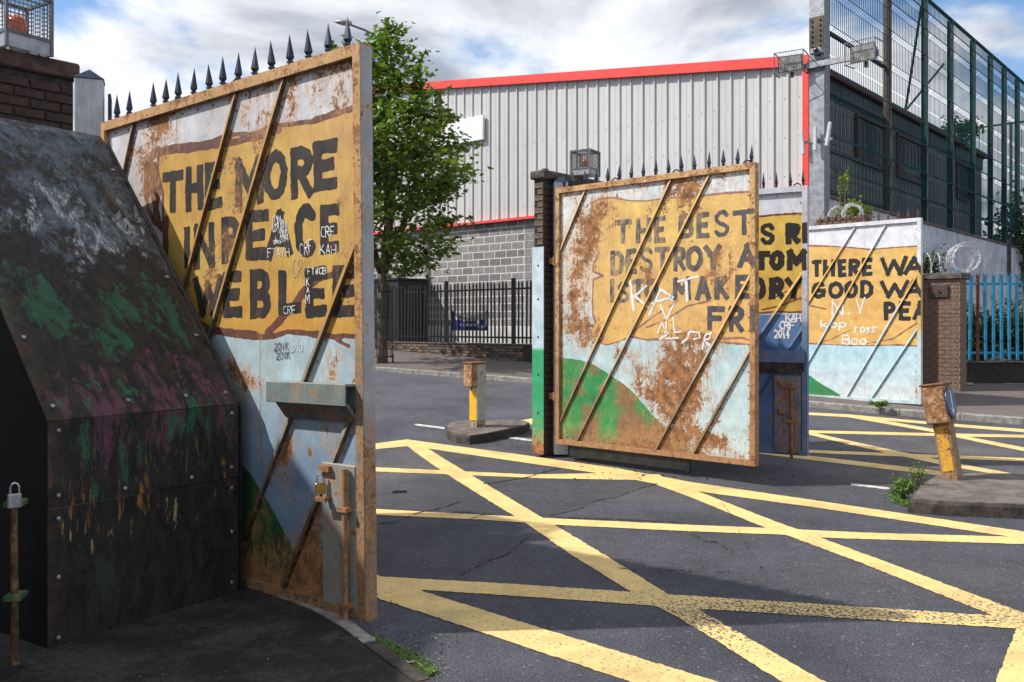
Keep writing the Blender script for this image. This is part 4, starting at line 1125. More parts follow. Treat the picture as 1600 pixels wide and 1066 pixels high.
for zc in (.75, 2.35):
    m = MB(); m.cur = (.13, .07, .045); m.cr = .6; m.tube([(-.05, .02, zc - .05), (-.05, .02, zc + .05)], .028, 10); m.box(-.13, .03, .0, .02, zc - .035, zc + .035); m.build('hinge', M['frame'], g2)

# ---- gate 3
P3 = Plane((.95, 11.30), (3.286, 9.95))
z0c, z1c = .14, 3.14
rf3 = rustfield(blobs(P3, [(1215, 660, 14, 30, .45), (1235, 650, 12, 40, .4), (1240, 690, 20, 20, .3), (1205, 600, 4, 4, .3)]), .20)
def base3(U, Z):
    c = mixc((.62, .63, .70), (.56, .58, .66), (fbm(U, Z, 2.1) - .4) * 2)
    return mixc_arr(c, mixc((.10, .20, .42), (.07, .15, .33), (fbm(U, Z, 3) - .4) * 2), np.clip((1.72 - Z) / .02, 0, 1))
fc3 = lambda u, z: np.array((.52, .54, .62)) if z > 1.7 else np.array((.11, .19, .34))
bc3 = lambda u, z: np.array((.58, .60, .67)) if z > 2.8 else (np.array((.62, .40, .10)) if z > 1.73 else np.array((.09, .18, .38)))
bars3 = [((1255, 424), (1150, 578)), ((1262, 500), (1190, 560 + 50)), ((1300, 300), (1275, 330))][:2]
rf3 = edge_rust(P3, rf3, z0c, z1c, bars3, .55)
g3 = gate_shell(P3, z0c, z1c, 'blue based gate behind the middle gate showing the letters S RI TOM ORY', bars3, rf3, base3, fc3, [P3.uv(x, 300)[0] for x in (1132, 1152, 1172, 1193, 1213, 1235, 1255)], .18, bcol=bc3, brace_rust=.15, spike_h=.185, loops=[P3.uv(1244, 300)[0]])
scroll3 = [(1100, 338), (1191, 338), (1210, 336), (1240, 334), (1275, 333), (1275, 486), (1240, 488), (1215, 487), (1191, 489), (1100, 492)]
scol3 = lambda U, Z: mixc((.66, .44, .09), (.62, .36, .085), (Z < 2.15).astype(float) * .7 + (fbm(U, Z, 2) - .5))
lines3 = [[('S', 1188, 1211, 349, 382), ('R', 1227, 1250.6, 348, 382), ('I', 1255, 1264, 348, 381)], [('T', 1176, 1204, 392, 423), ('O', 1201.7, 1226, 391, 423), ('M', 1229, 1262, 389.5, 423)], [('O', 1174, 1197, 433, 468), ('R', 1202, 1226, 433, 468), ('Y', 1226, 1254, 433, 468)]]
ink3 = (.016, .014, .013)
gate_paint(g3, P3, (z0c, z1c), scroll3, .010, [([(1191, 484), (1220, 478), (1245, 468), (1262, 462)], .009), ([(1200, 470), (1230, 455)], .007)], lines3, rf3, ink3, scol3, .034, seed=7, cell=.0085, bordercol=(.16, .05, .04))
scrawl(g3, P3, 'KAH', (1228, 491, 1252, 503), .008, FW, seed=3); scrawl(g3, P3, 'CRF', (1218, 503, 1242, 514), .008, FW, seed=5); scrawl(g3, P3, '2014', (1210, 516, 1234, 528), .008, FW, seed=8)
m = MB(); m.cur = (.11, .20, .38); m.cr = .25; zt = EYE - (548 - HY) / F * 10.05
m.prism([(-.004, zt), (-.10, zt), (-.10, zt - .13), (-.092, zt - .13), (-.092, zt - .01), (-.004, zt - .01)], 'x', P3.L - 1.15, P3.L - .02); m.build('ledge_channel', M['gate'], g3)
m = MB(); m.cur = (.035, .05, .08); m.cr = .3; m.prism([(-.088, zt - .13), (-.02, zt - .26), (-.004, zt - .26), (-.004, zt - .13)], 'x', P3.L - 1.12, P3.L - .03); m.build('ledge_skirt', M['gate'], g3)
m = MB(); m.cur = (.085, .14, .24); m.cr = .40; m.cbox(P3.L - .36, P3.L - .07, -.055, -.004, .16, 1.02, .006); m.build('lock_plate', M['gate'], g3)
m = MB(); m.cur = (.13, .10, .10); m.cr = .55; m.tube([(P3.L - .16, -.075, .1), (P3.L - .16, -.075, .92)], .018, 8); m.build('drop_bolt', M['frame'], g3)
for zc in (.90, .52):
    m = MB(); m.cur = (.13, .10, .10); m.cr = .5; m.box(P3.L - .21, P3.L - .11, -.10, -.05, zc - .012, zc + .015); m.build('bolt_keeper', M['frame'], g3)
m = MB(); m.cur = (.08, .06, .05); m.cr = .6; m.tube([(P3.L - .30, -.09, .97), (P3.L - .24, -.10, .90), (P3.L - .18, -.09, .97)], .018, 6); m.build('hasp', M['frame'], g3)
m = MB(); m.cur = (.08, .06, .05); m.cr = .6; m.cbox(P3.L - .30, P3.L - .23, -.10, -.055, .60, .66, .01); m.build('bolt_handle', M['frame'], g3)

# ---- gate 4
P4 = Plane((4.62, 16.25), (6.583, 14.4))
z0d, z1d = .315, 3.315
rf4 = rustfield(blobs(P4, [(1400, 610, 30, 8, .15), (1432, 600, 5, 25, .35)]), .16)
def base4(U, Z):
    c = mixc((.68, .70, .77), (.62, .65, .73), (fbm(U, Z, 2.1) - .4) * 2)
    b_ = mixc((.42, .62, .72), (.62, .66, .68), (1.1 - Z) / .8)
    return mixc_arr(c, b_, np.clip((1.9 - Z) / .02, 0, 1))
fc4 = lambda u, z: np.array((.66, .68, .74)) if z > 2.5 else (np.array((.60, .40, .14)) if z > 1.4 else np.array((.48, .60, .66)))
bc4 = lambda u, z: np.array((.66, .68, .75)) if z > 2.95 else (np.array((.66, .42, .13)) if z > 1.88 else np.array((.46, .63, .71)))
bars4 = [((1338.6, 351), (1240, 510)), ((1386, 347.5), (1266, 561)), ((1436, 425), (1322, 621)), ((1434, 513), (1362, 621))]
rf4 = edge_rust(P4, rf4, z0d, z1d, bars4, .55)
g4 = gate_shell(P4, z0d, z1d, 'pale clean gate at the right painted THERE WA GOOD WA PEA, near the brick pillar', bars4, rf4, base4, fc4, [P4.uv(1160 + x / 3.552, 340)[0] for x in (430, 470, 500, 540, 575, 610, 640, 660, 710, 755, 808, 865, 920, 972)], .16, bcol=bc4, brace_rust=.14, spikemat='rustpale', spike_h=.18)
scroll4 = [(1240, 383), (1267, 384), (1300, 385), (1330, 387), (1360, 390), (1395, 387), (1445, 384), (1445, 541), (1400, 539), (1370, 540), (1330, 540), (1267, 537), (1240, 537)]
scol4 = lambda U, Z: mixc((.68, .43, .14), (.64, .37, .11), (fbm(U, Z, 2) - .4) * 2.5)
lines4 = [[('T', 1267.8, 1284, 406, 433), ('H', 1286, 1305, 405, 433), ('E', 1309, 1323, 405, 433), ('R', 1326, 1344, 404, 432), ('E', 1347, 1364, 403, 432), ('W', 1375, 1419, 401, 431), ('A', 1412, 1445, 400, 430)],
 [('G', 1267.8, 1290, 440, 467), ('O', 1294, 1318, 440, 467), ('O', 1319, 1341, 439, 466), ('D', 1344, 1365, 438, 466), ('W', 1375, 1421, 438, 466), ('A', 1412, 1445, 437, 466)],
 [('P', 1381, 1399.5, 471, 501), ('E', 1404, 1423, 470.6, 501), ('A', 1426, 1452, 470, 501)]]
hill4 = [(1240, 570), (1267, 588), (1280, 598), (1295, 607), (1315, 618), (1335, 630), (1240, 640)]
gate_paint(g4, P4, (z0d, z1d), scroll4, .012, [([(1440, 500), (1410, 520), (1395, 530), (1350, 538)], .010), ([(1267, 478), (1290, 483)], .012), ([(1330, 515), (1300, 530), (1280, 536)], .008)], lines4, rf4, (.020, .020, .024), scol4, .036, hill4,
    lambda U, Z: mixc((.02, .24, .08), (.04, .20, .07), (fbm(U, Z, 4) - .4) * 3), seed=9, cell=.012, bordercol=(.25, .11, .09))
for txt, bx, sl in (('N.V', (1300, 468, 1354, 492), -.05), ('kop', (1282, 500, 1325, 512), 0), ('cross', (1326, 506, 1370, 520), 0), ('Boo', (1316, 524, 1356, 538), 0)):
    scrawl(g4, P4, txt, bx, .012, FW, slant=sl, seed=len(txt), cell=.008)
skirt(g4, .5, 1.9, z0d, .10)

# ------------------------------------------------------------------ brickwork helper
def brick_face(root, org, du, up_n, length, z0, z1, bl, bh, mats, joint=.010, depth=.012, name='brick', off=0.0, jit=.002, vis=None):
    """bricks proud of a mortar core on one face; org: local xy of the face's left end, du: unit dir along, up_n: outward normal"""
    du = Vector((*du, 0)); nn = Vector((*up_n, 0)); cache = {}
    rows = int(round((z1 - z0) / bh)); ang = math.atan2(du.y, du.x)
    for r in range(rows):
        z = z0 + r * bh; u = -(bl / 2 if r % 2 else 0) + off
        while u < length - .02:
            a = max(u, 0); b = min(u + bl, length); w_ = b - a - joint
            u += bl
            if w_ < .02: continue
            if vis and not vis(a, z): continue
            mi = random.randrange(len(mats)); key = (round(w_, 3), mi)
            if key not in cache:
                m = MB(); c = .004; W = w_; H = bh - joint
                m.add([(0, 0, 0), (W, 0, 0), (W, 0, H), (0, 0, H), (c, -depth, c), (W - c, -depth, c), (W - c, -depth, H - c), (c, -depth, H - c)],
                      [(4, 5, 6, 7), (0, 1, 5, 4), (1, 2, 6, 5), (2, 3, 7, 6), (3, 0, 4, 7)])
                cache[key] = m.mesh(name, mats[mi])
            p = Vector((org[0], org[1], 0)) + du * (a + joint / 2) + nn * random.uniform(-jit, jit)
            inst(cache[key], name, root, (p.x, p.y, z + joint / 2), (random.uniform(-.004, .004), 0, ang))

# ---- piers that carry the gates
def pier(loc, w_, d_, h, label, brick_mats, mortar, cop_mat, z0, rz, cop_h=.10, over=.05, faces='FL', bh=.075, lower=None, vis=None):
    g = empty('brick_pier', loc, rz, label, 'pier', 'brick gate piers')
    m = MB(); m.box(0, w_, 0, d_, z0, h - .001); m.build('mortar_core', mortar, g)
    if 'F' in faces: brick_face(g, (0, -.0005), (1, 0), (0, -1), w_, z0, h - .02, .225, bh, brick_mats, vis=vis)
    if 'L' in faces: brick_face(g, (-.0005, d_), (0, -1), (-1, 0), d_, z0, h - .02, .225, bh, brick_mats, off=.05, vis=vis)
    if 'R' in faces: brick_face(g, (w_ + .0005, 0), (0, 1), (1, 0), d_, z0, h - .02, .225, bh, brick_mats, off=.06, vis=vis)
    m = MB(); m.cbox(-over, w_ + over, -over, d_ + over, h, h + cop_h, .014); m.build('coping', cop_mat, g)
    return g
SIDE_ROT = math.atan2(.75, .66)      # local +x runs away from camera to the right
# left pier: its dark long face looks right and towards the camera
M['shadeblack'] = plain('shade_black_steel', (.006, .006, .007), .8, .3, 9)  # near-black colour stands in for shade on the housing end plates
c1 = Vector((-3.42, 6.98, 0)) - Vector((.66, .75, 0)) * .66
pier1 = pier(c1, .66, .6, 3.50, 'dark brick pier behind the sloping housing at the far left, carrying a caged beacon', [M['darkbrick']], M['mortar'], M['darkcoping'], 0, SIDE_ROT, .13, .04, 'FL')
c2 = Vector((.0357 * 10.62, 10.62, 0))
M['pierbrick'] = plain('sunlit_speckled_brick', (.17, .125, .10), .9, .6, 30, c2=(.07, .055, .048), bump=.6)
pier2 = pier(c2, 1.15, .15, 3.33, 'narrow brick pier left of the middle gate, edged with pale blue and green plate', [M['darkbrick']], M['mortar'], M['coping'], .05, SIDE_ROT, .10, .04, 'F')  # dark front brick stands in for shade beside the sunlit end
brick_face(pier2, (-.0005, .15), (0, -1), (-1, 0), .15, 2.54, 3.31, .225, .075, [M['pierbrick']], off=.05)
# painted steel plate on the narrow end: blue above, green below, rust at the foot
m = MB(); n = 60
for i in range(n + 1):
    z = .06 + (2.52 - .06) * i / n
    cc = (.50, .62, .70) if z > 1.62 else ((.42, .58, .66) if z > 1.30 else (.02, .33, .15))
    m.cur = cc; m.cr = .22 + .55 * max(0, (.55 - z) / .5)
    m.add([(-.024, -.012, z), (-.024, .162, z), (-.014, .162, z), (-.014, -.012, z)], [])
for i in range(n):
    for k in range(4): m.f.append((i * 4 + k, i * 4 + (k + 1) % 4, i * 4 + 4 + (k + 1) % 4, i * 4 + 4 + k))
m.f.append((n * 4, n * 4 + 1, n * 4 + 2, n * 4 + 3))
m.build('painted_edge_plate', M['gate'], pier2)
m = MB(); m.cur = (.1, .08, .07)
for z in (.55, 1.0, 1.45, 1.9, 2.3): m.lathe([(.012, 0), (.012, -.006)], n=6, axis='x', o=(-.024, .07, z))
m.build('plate_bolts', M['bolt'], pier2, kind='stuff')
# square steel gate posts with pyramid caps
def gate_post(loc, s, h, rz, label, z0=0.0):
    g = empty('steel_gate_post', loc, rz, label, 'gate post', 'capped steel gate posts')
    m = MB(); m.cur = (.44, .47, .51); m.cr = .22; m.cbox(-s / 2, s / 2, -s / 2, s / 2, z0, h, .008); m.build('post', M['clean'], g)
    m = MB(); a = s / 2 + .006; m.add([(-a, -a, h + .001), (a, -a, h + .001), (a, a, h + .001), (-a, a, h + .001), (0, 0, h + s * .46)], [(0, 1, 4), (1, 2, 4), (2, 3, 4), (3, 0, 4), (3, 2, 1, 0)]); m.build('pyramid_cap', M['spike'], g)
    m = MB(); m.box(s / 2 + .03, s / 2 + .05, -s / 2, s / 2, z0 + .3, h - .10); m.build('gap_flange', M['bolt'], g)  # flange added to block sunlight through the hinge gap
    return g
gate_post((-3.06, 6.49, 0), .19, 3.36, R(22), 'grey steel gate post with dark pyramid cap beside the nearest gate, left')
gate_post((.575, 10.73, 0), .17, 3.30, R(8), 'white steel gate post with pyramid cap behind the middle gate', .05)
# ---- beacons in wire cages
def beacon(loc, rz, s, h, label, label2, zbase):
    g = empty('beacon_cage', (loc[0], loc[1], zbase), rz, label, 'cage', 'caged beacons on the piers')
    a = s / 2
    m = MB()
    for sx in (-1, 1):
        for sy in (-1, 1): m.box(sx * a - .011, sx * a + .011, sy * a - .011, sy * a + .011, .0, h)
    for z in (h - .011, h * .26):
        for sy in (-1, 1): m.box(-a + .012, a - .012, sy * a - .010, sy * a + .010, z - .010, z + .010)
        for sx in (-1, 1): m.box(sx * a - .010, sx * a + .010, -a + .012, a - .012, z - .010, z + .010)
    m.build('cage_frame', M['galvdark'], g)
    m = MB()
    for sx, sy in ((0, -1), (0, 1), (-1, 0), (1, 0)):
        if sx == 0: m.box(-a + .012, a - .012, sy * a - .003, sy * a + .003, .002, h * .245)
        else: m.box(sx * a - .003, sx * a + .003, -a + .012, a - .012, .002, h * .245)
    m.build('base_plate', M['galv'], g)
    m = MB(); step = s / 11
    for i in range(1, 11):
        t = -a + step * i
        for sg in (-1, 1):
            m.box(t - .0022, t + .0022, sg * a - .002, sg * a + .002, h * .27, h - .02)
            m.box(sg * a - .002, sg * a + .002, t - .0022, t + .0022, h * .27, h - .02)
        m.box(t - .0022, t + .0022, -a, a, h - .008, h - .004)
    z = h * .29
    while z < h - .03:
        for sg in (-1, 1):
            m.box(-a, a, sg * a - .0045, sg * a - .0015, z, z + .0045); m.box(sg * a - .0045, sg * a - .0015, -a, a, z, z + .0045)
        z += step
    m.build('wire_mesh', M['galvdark'], g)
    b = empty('amber_beacon', (loc[0], loc[1], zbase + .001), rz, label2, 'beacon', 'amber beacons')
    m = MB(); m.lathe([(s * .22, 0), (s * .22, h * .30), (s * .19, h * .31)], n=16); m.build('beacon_base', M['plastic'], b)
    m = MB(); m.smooth = True; m.lathe([(s * .2, h * .315), (s * .21, h * .42), (s * .205, h * .55), (s * .16, h * .64), (s * .08, h * .68), (.001, h * .69)], n=18); m.build('lens', M['amber'], b)
beacon((-3.73, 6.75), R(-32), .34, .43, 'square wire cage on top of the dark brick pier at the upper left corner', 'orange dome beacon inside the cage on the dark left pier', 3.631)
beacon((.905, 11.08), R(-32), .26, .31, 'small wire cage on the pier above the middle gate', 'small orange beacon inside the cage behind the middle gate', 3.431)
m = MB(); m.lathe([(.05, 3.43), (.05, 3.455), (.02, 3.47)], n=10); m.build('pier_lug', M['coping'], pier2, loc=(.1, .07, 0))
m = MB(); m.tube([(-.05, 0, 0), (0, 0, .04), (.05, 0, 0)], .008, 6); m.build('lifting_eye', M['spike'], pier1, loc=(.45, .1, 3.632))

# ---- dark sloping steel housing
hb = empty('steel_housing', (-2.2, 4.245, .062), math.atan2(.835, .55), 'dark sloping steel housing with flaking green and pink paint left of the nearest gate', 'housing')
W = 1.12; ZK = 1.08; ZT = 2.73; RUN = 1.308
def hpanel(name, pts, th=.006, mat='housing'):
    v = [Vector(p) for p in pts]; n = (v[1] - v[0]).cross(v[3] - v[0]).normalized()
    m = MB(); m.add(v + [p - n * th for p in v], [(0, 1, 2, 3), (7, 6, 5, 4), (0, 4, 5, 1), (1, 5, 6, 2), (2, 6, 7, 3), (3, 7, 4, 0)])
    return m.build(name, M[mat], hb)
g_ = .004
hpanel('lower_plate', [(0, 0, .0), (W, 0, 0), (W, 0, .655), (0, 0, .655)])
hpanel('middle_plate', [(0, -.003, .661), (W, -.003, .661), (W, -.003, ZK - g_), (0, -.003, ZK - g_)])
hpanel('sloping_plate', [(0, 0, ZK), (W, 0, ZK), (W, RUN, ZT), (0, RUN, ZT)])
hpanel('top_flange', [(0, RUN + .002, ZT + .002), (W, RUN + .002, ZT + .002), (W, RUN + .06, ZT + .055), (0, RUN + .06, ZT + .055)])
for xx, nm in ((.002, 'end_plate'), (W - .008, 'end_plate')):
    m = MB(); m.prism([(.008, .001), (.008, ZK), (RUN + .01, ZT - .01), (RUN + .9, ZT - .01), (RUN + .9, .001)], 'x', xx, xx + .006); m.build(nm, M['shadeblack'], hb)
m = MB(); m.box(.01, W - .01, RUN + .06, RUN + .9, ZT - .02, ZT); m.build('top_plate', M['dark'], hb)
m = MB(); m.bar((W + .012, -.005, .0), (W + .012, -.005, ZK), .022, .012, (1, 0, 0)); m.bar((W + .012, -.003, ZK + .01), (W + .012, RUN, ZT), .022, .012, (1, 0, 0)); m.build('edge_angle', M['dark'], hb)
m = MB()
for (x, z) in ((.05, .04), (.05, .33), (.05, .61), (W - .05, .06), (W - .05, .35), (W - .05, .6), (.05, .72), (W - .05, .72), (.05, 1.03), (W - .05, 1.03), (.4, .7), (.8, .7)):
    m.lathe([(.011, 0), (.011, -.006), (.005, -.009)], n=8, axis='y', o=(x, -.004, z))
sl = Vector((0, RUN, ZT - ZK)).normalized(); sn = Vector((0, -sl.z, sl.y))
for x in (.05, W - .05, .45, .8):
    for t in ((.08, .5, .95, 1.4, 1.85) if x in (.05, W - .05) else (.08,)):
        p = Vector((x, 0, ZK)) + sl * t; m.tube([p, p + sn * .008], .011, 8)
m.build('plate_bolts', M['galv'], hb, kind='stuff')
# ---- low green gate edge with its drop bolt, extreme left
lg = empty('low_green_gate', (-2.30, 4.0, .062), R(100), 'dark green steel gate edge at the extreme lower left', 'gate')
M['green'] = attr_mat('green_gate_paint', 0, .4, .5)
m = MB(); m.cur = (.015, .075, .04); m.cr = .42; m.cbox(-1.2, .0, 0, .05, .03, .78, .006); m.build('leaf_panel', M['green'], lg)
m = MB(); m.cur = (.06, .04, .022); m.cr = .35; m.tube([(.045, -.06, -.001), (.03, -.06, .74)], .016, 10); m.build('drop_bolt', M['green'], lg)
for z in (.3, .72):
    m = MB(); m.cur = (.015, .11, .05); m.cr = .3; m.box(-.01, .09, -.10, -.03, z, z + .022); m.build('bolt_keeper', M['green'], lg)
padlock(Vector((-2.215, 3.99, .88)), R(35), 'dull steel padlock hanging on the low green gate at lower left', 'galv', 1.15)
# ---- tall wall left of the photographer, added unseen to shade the pavement
shade_wall = empty('tall_wall', (-4.35, -1.5, 0), 0, 'unseen dark brick wall added to shade the left pavement', 'wall')
m = MB(); m.box(-.3, 0, 0, 6.35, 0, 3.95); m.build('wall_body', M['darkbrick'], shade_wall)
m = MB(); m.cbox(-.35, .05, -.05, 6.4, 3.951, 4.05, .01); m.build('coping', M['darkcoping'], shade_wall)

# ------------------------------------------------------------------ traffic islands and bollards
def island(px, label, h=.12, rings=None):
    P = [ground_pt(x, y, h) for x, y in px]
    c = sum((Vector((p.x, p.y, 0)) for p in P), Vector()) / len(P)
    g = empty('traffic_island', (c.x, c.y, float(terrain(c.y))), 0, label, 'traffic island', 'low concrete traffic islands')
    n = len(P); z0 = float(terrain(c.y))
    prof = ((1.0, -.05), (1.0, h - .03), (.985, h - .006), (.965, h))
    m = MB(); vs = []
    for k, z in prof:
        for p in P:
            q = Vector((p.x - c.x, p.y - c.y, 0)) * k; vs.append((q.x, q.y, z + float(terrain(p.y)) - z0))
    fs = [(l * n + i, l * n + (i + 1) % n, (l + 1) * n + (i + 1) % n, (l + 1) * n + i) for l in range(3) for i in range(n)]
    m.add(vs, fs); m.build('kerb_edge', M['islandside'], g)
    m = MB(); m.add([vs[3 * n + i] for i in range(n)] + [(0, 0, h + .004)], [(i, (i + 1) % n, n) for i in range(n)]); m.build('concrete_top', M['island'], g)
    return g, z0 + h
def dens(P, k=3):
    o = []
    for i in range(len(P)):
        a, b = P[i], P[(i + 1) % len(P)]
        for t in range(k): o.append((a[0] + (b[0] - a[0]) * t / k, a[1] + (b[1] - a[1]) * t / k))
    return o
isl1, zt1 = island([(696, 666), (700, 661), (712, 658), (745, 656), (790, 656), (822, 657), (828, 660), (822, 664), (790, 671), (757, 677.5), (734, 680.5), (712, 678), (700, 673)], 'small grey concrete island under the upright bollard')
isl2, zt2 = island([(1419, 779), (1432, 760), (1458, 743), (1512, 738), (1586, 739), (1680, 742), (1790, 752), (1820, 760), (1760, 776), (1640, 790), (1560, 787), (1480, 784)], 'broad worn concrete island under the leaning bollard')
# shadows/dirt band of moss at the feet is real growth, built further down
def bollard(loc, lean, label, kind):
    g = empty('traffic_bollard', loc, GRID_ROT, label, 'bollard', 'rusty internally lit bollards')
    A = MB(); A.cur = (.36, .40, .36) if kind == 1 else (.20, .17, .12); A.cr = .48
    A.cbox(-.075, .075, -.085, .085, 0, .86, .01)
    A.build('shaft', M['yellowp'], g)
    y0 = -.0885
    A = MB(); A.cur = (.82, .46, .012) if kind == 1 else (.72, .38, .012); A.cr = .30 if kind == 1 else .42
    if kind == 1: A.box(-.071, .058, y0 - .002, y0 + .003, .10, .50)
    else:
        A.box(-.052, .050, y0 - .002, y0 + .003, .10, .30); A.add([(-.052, y0 - .002, .31), (-.03, y0 - .002, .285), (.05, y0 - .002, .32), (.05, y0 - .002, .535), (-.052, y0 - .002, .535)], [(0, 1, 2, 3, 4)])
    A.build('yellow_panel', M['yellowp'], g)
    hz0, hz1 = (.56, .885) if kind == 1 else (.555, .93)
    A = MB(); A.cur = (.46, .34, .22) if kind == 1 else (.40, .30, .22); A.cr = .52 if kind == 1 else .58
    w1 = .085 if kind == 1 else .105
    A.cbox(-w1, w1, -.20 if kind == 1 else -.165, -.0885, hz0, hz1 - .012, .012)
    A.build('lamp_head', M['yellowp'], g)
    A = MB(); A.cur = (.22, .11, .05); A.cr = .65; A.cbox(-w1 - .008, w1 + .008, -.21 if kind == 1 else -.175, .10, hz1 - .010, hz1 + .012, .006); A.build('cap_plate', M['yellowp'], g)
    if kind == 2:
        A = MB(); A.cur = (.24, .15, .09); A.cr = .6; A.cbox(-w1, w1 - .004, -.0875, .095, hz0, hz1 - .012, .01); A.build('head_back', M['yellowp'], g)
        A = MB(); A.lathe([(.15, 0), (.15, .008), (.138, .012)], n=28, axis='x', o=(w1 + .004, -.04, .745)); A.build('blue_disc', M['bluesign'], g)
        A = MB(); xo = w1 + .0175
        A.add([(xo, -.055, .86), (xo, -.025, .86), (xo, -.025, .69), (xo, -.055, .69)], [(0, 1, 2, 3)]); A.add([(xo, -.10, .70), (xo, -.04, .62), (xo, .02, .70), (xo, -.04, .675)], [(0, 1, 2, 3)])
        A.build('white_arrow', M['arrow'], g)
    else:
        A = MB(); A.cur = (.46, .52, .47); A.cr = .36; A.cbox(-.02, .0765, -.0865, .0865, .10, hz1 - .013, .004); A.cur = (.4, .46, .4)
        A.build('side_plate', M['yellowp'], g)
    for c in list(g.children):
        pass
    g.rotation_euler = (lean[0], lean[1], GRID_ROT)
    return g
b1p = ground_pt(746, 668, .12)
bollard((b1p.x, b1p.y + .08, zt1 - .01), (0, 0), 'upright rusty bollard with bright yellow panel on the small island', 1)
b2p = ground_pt(1494, 750, .12)
bollard((b2p.x, b2p.y + .06, zt2 - .02), (R(-1), R(-9.5)), 'leaning rusty bollard with a blue arrow disc on the broad island', 2)

# ------------------------------------------------------------------ warehouse
CX, CY = 6.68, 20.4
wh = empty('warehouse', (CX, CY, 0), GRID_ROT, 'grey ribbed metal warehouse with red roof trim above a concrete block base', 'warehouse')
LW = 21.6; BAND = 4.72
ztop = lambda w_: 7.65 + .13 * w_       # gable line along the front
sheet_w = 1.08
ncl = int(LW / sheet_w)
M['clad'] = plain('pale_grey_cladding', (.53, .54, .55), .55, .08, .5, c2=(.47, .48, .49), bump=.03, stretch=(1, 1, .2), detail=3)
M['cladside'] = plain('shaded_grey_cladding', (.19, .21, .21), .55, .12, .6, c2=(.14, .155, .155), bump=.03)  # darker copy of the front cladding, side shade put into the colour
for i in range(ncl):
    a = -(i + 1) * sheet_w; m = MB()
    prof = []; s3 = sheet_w / 3
    for k in range(3):
        o = a + k * s3
        prof += [(o, 0), (o + s3 * .42, 0), (o + s3 * .44, -.006), (o + s3 * .48, -.006), (o + s3 * .5, 0), (o + s3 - .075, 0), (o + s3 - .055, -.042), (o + s3 - .018, -.042), (o + s3 - .004, 0)]
    vs = []
    for x, y in prof:
        vs += [(x, y - .02, BAND + .001), (x, y - .02, ztop(-x) - .165)]
    m.add(vs, [(2 * j, 2 * j + 2, 2 * j + 3, 2 * j + 1) for j in range(len(prof) - 1)])
    m.build('cladding_sheet', M['clad'], wh)
m = MB()
for i in range(ncl * 3):
    for z in (5.0, 5.9, 6.8): m.box(-i * .36 - .14, -i * .36 - .12, -.026, -.0205, z, z + .02)
m.build('fixing_screws', M['galvdark'], wh, kind='stuff')
m = MB()   # walls behind the cladding and the roof body
m.add([(-LW, .0, .2), (0, .0, .2), (0, .0, ztop(0) - .05), (-LW, .0, ztop(LW) - .05), (-LW, 15, .2), (0, 15, .2), (0, 15, ztop(0) - .05), (-LW, 15, ztop(LW) - .05)],
      [(0, 1, 2, 3), (5, 4, 7, 6), (1, 5, 6, 2), (4, 0, 3, 7)])
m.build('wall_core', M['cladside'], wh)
m = MB(); m.add([(.12, -.12, ztop(0) - .045), (.12, 15.2, ztop(0) - .045), (-LW, 15.2, ztop(LW) - .03), (-LW, -.12, ztop(LW) - .03), (.12, -.12, ztop(0) + .0), (.12, 15.2, ztop(0) + .0), (-LW, 15.2, ztop(LW) + .015), (-LW, -.12, ztop(LW) + .015)],
              [(3, 2, 1, 0), (4, 5, 6, 7), (0, 1, 5, 4), (1, 2, 6, 5), (2, 3, 7, 6), (3, 0, 4, 7)]); m.build('roof', M['roof'], wh)
m = MB(); m.prism([(.14, ztop(0) - .19), (.14, ztop(0) + .03), (-LW, ztop(LW) + .03), (-LW, ztop(LW) - .19)], 'y', -.17, -.125); m.build('red_fascia', M['red'], wh)
m = MB(); m.prism([(.14, ztop(0) - .21), (.14, ztop(0) - .191), (-LW, ztop(LW) - .191), (-LW, ztop(LW) - .21)], 'y', -.17, -.085); m.build('fascia_soffit', M['red'], wh)
m = MB(); m.box(.0, .14, -.165, .06, 3.2, ztop(0) - .215); m.build('red_corner_trim', M['red'], wh)
m = MB(); m.prism([(-.02, BAND), (-.20, BAND - .03), (-.20, BAND - .10), (-.17, BAND - .10), (-.02, BAND - .06)], 'x', -LW, -.001); m.build('red_drip_flashing', M['red'], wh)
# block base
m = MB(); m.box(-LW, -.001, -.012, -.0005, .2, BAND - .1); m.build('block_mortar_bed', M['blockmortar'], wh)
BH, BL = .225, .45
vis = lambda u, z: True
bx0 = -17.0; blen = 8.6
brick_face(wh, (bx0, -.0125), (1, 0), (0, -1), blen, 1.54, BAND - .02, BL, BH, [M['block'], M['block'], M['blockdark'], M['blockwarm']], joint=.024, depth=.004, name='block', jit=.001)
m = MB()
for seg0, seg1 in ((-LW, bx0), (bx0 + blen, 0)):
    r = 0; z = 1.54
    while z < BAND - .1:
        u = seg0 - (BL / 2 if r % 2 else 0)
        while u < seg1:
            a = max(u, seg0) + .009; b = min(u + BL, seg1) - .009
            if b - a > .03: m.add([(a, -.0165, z + .009), (b, -.0165, z + .009), (b, -.0165, z + BH - .009), (a, -.0165, z + BH - .009), (a - .004, -.0125, z + .005), (b + .004, -.0125, z + .005), (b + .004, -.0125, z + BH - .005), (a - .004, -.0125, z + BH - .005)], [(0, 1, 2, 3), (4, 5, 1, 0), (5, 6, 2, 1), (6, 7, 3, 2), (7, 4, 0, 3)])
            u += BL
        z += BH; r += 1
m.build('blockwork', M['block'], wh, kind='stuff')
m = MB(); m.box(-LW, -.002, -.05, -.013, .2, 1.53); m.build('rendered_plinth', M['render'], wh)
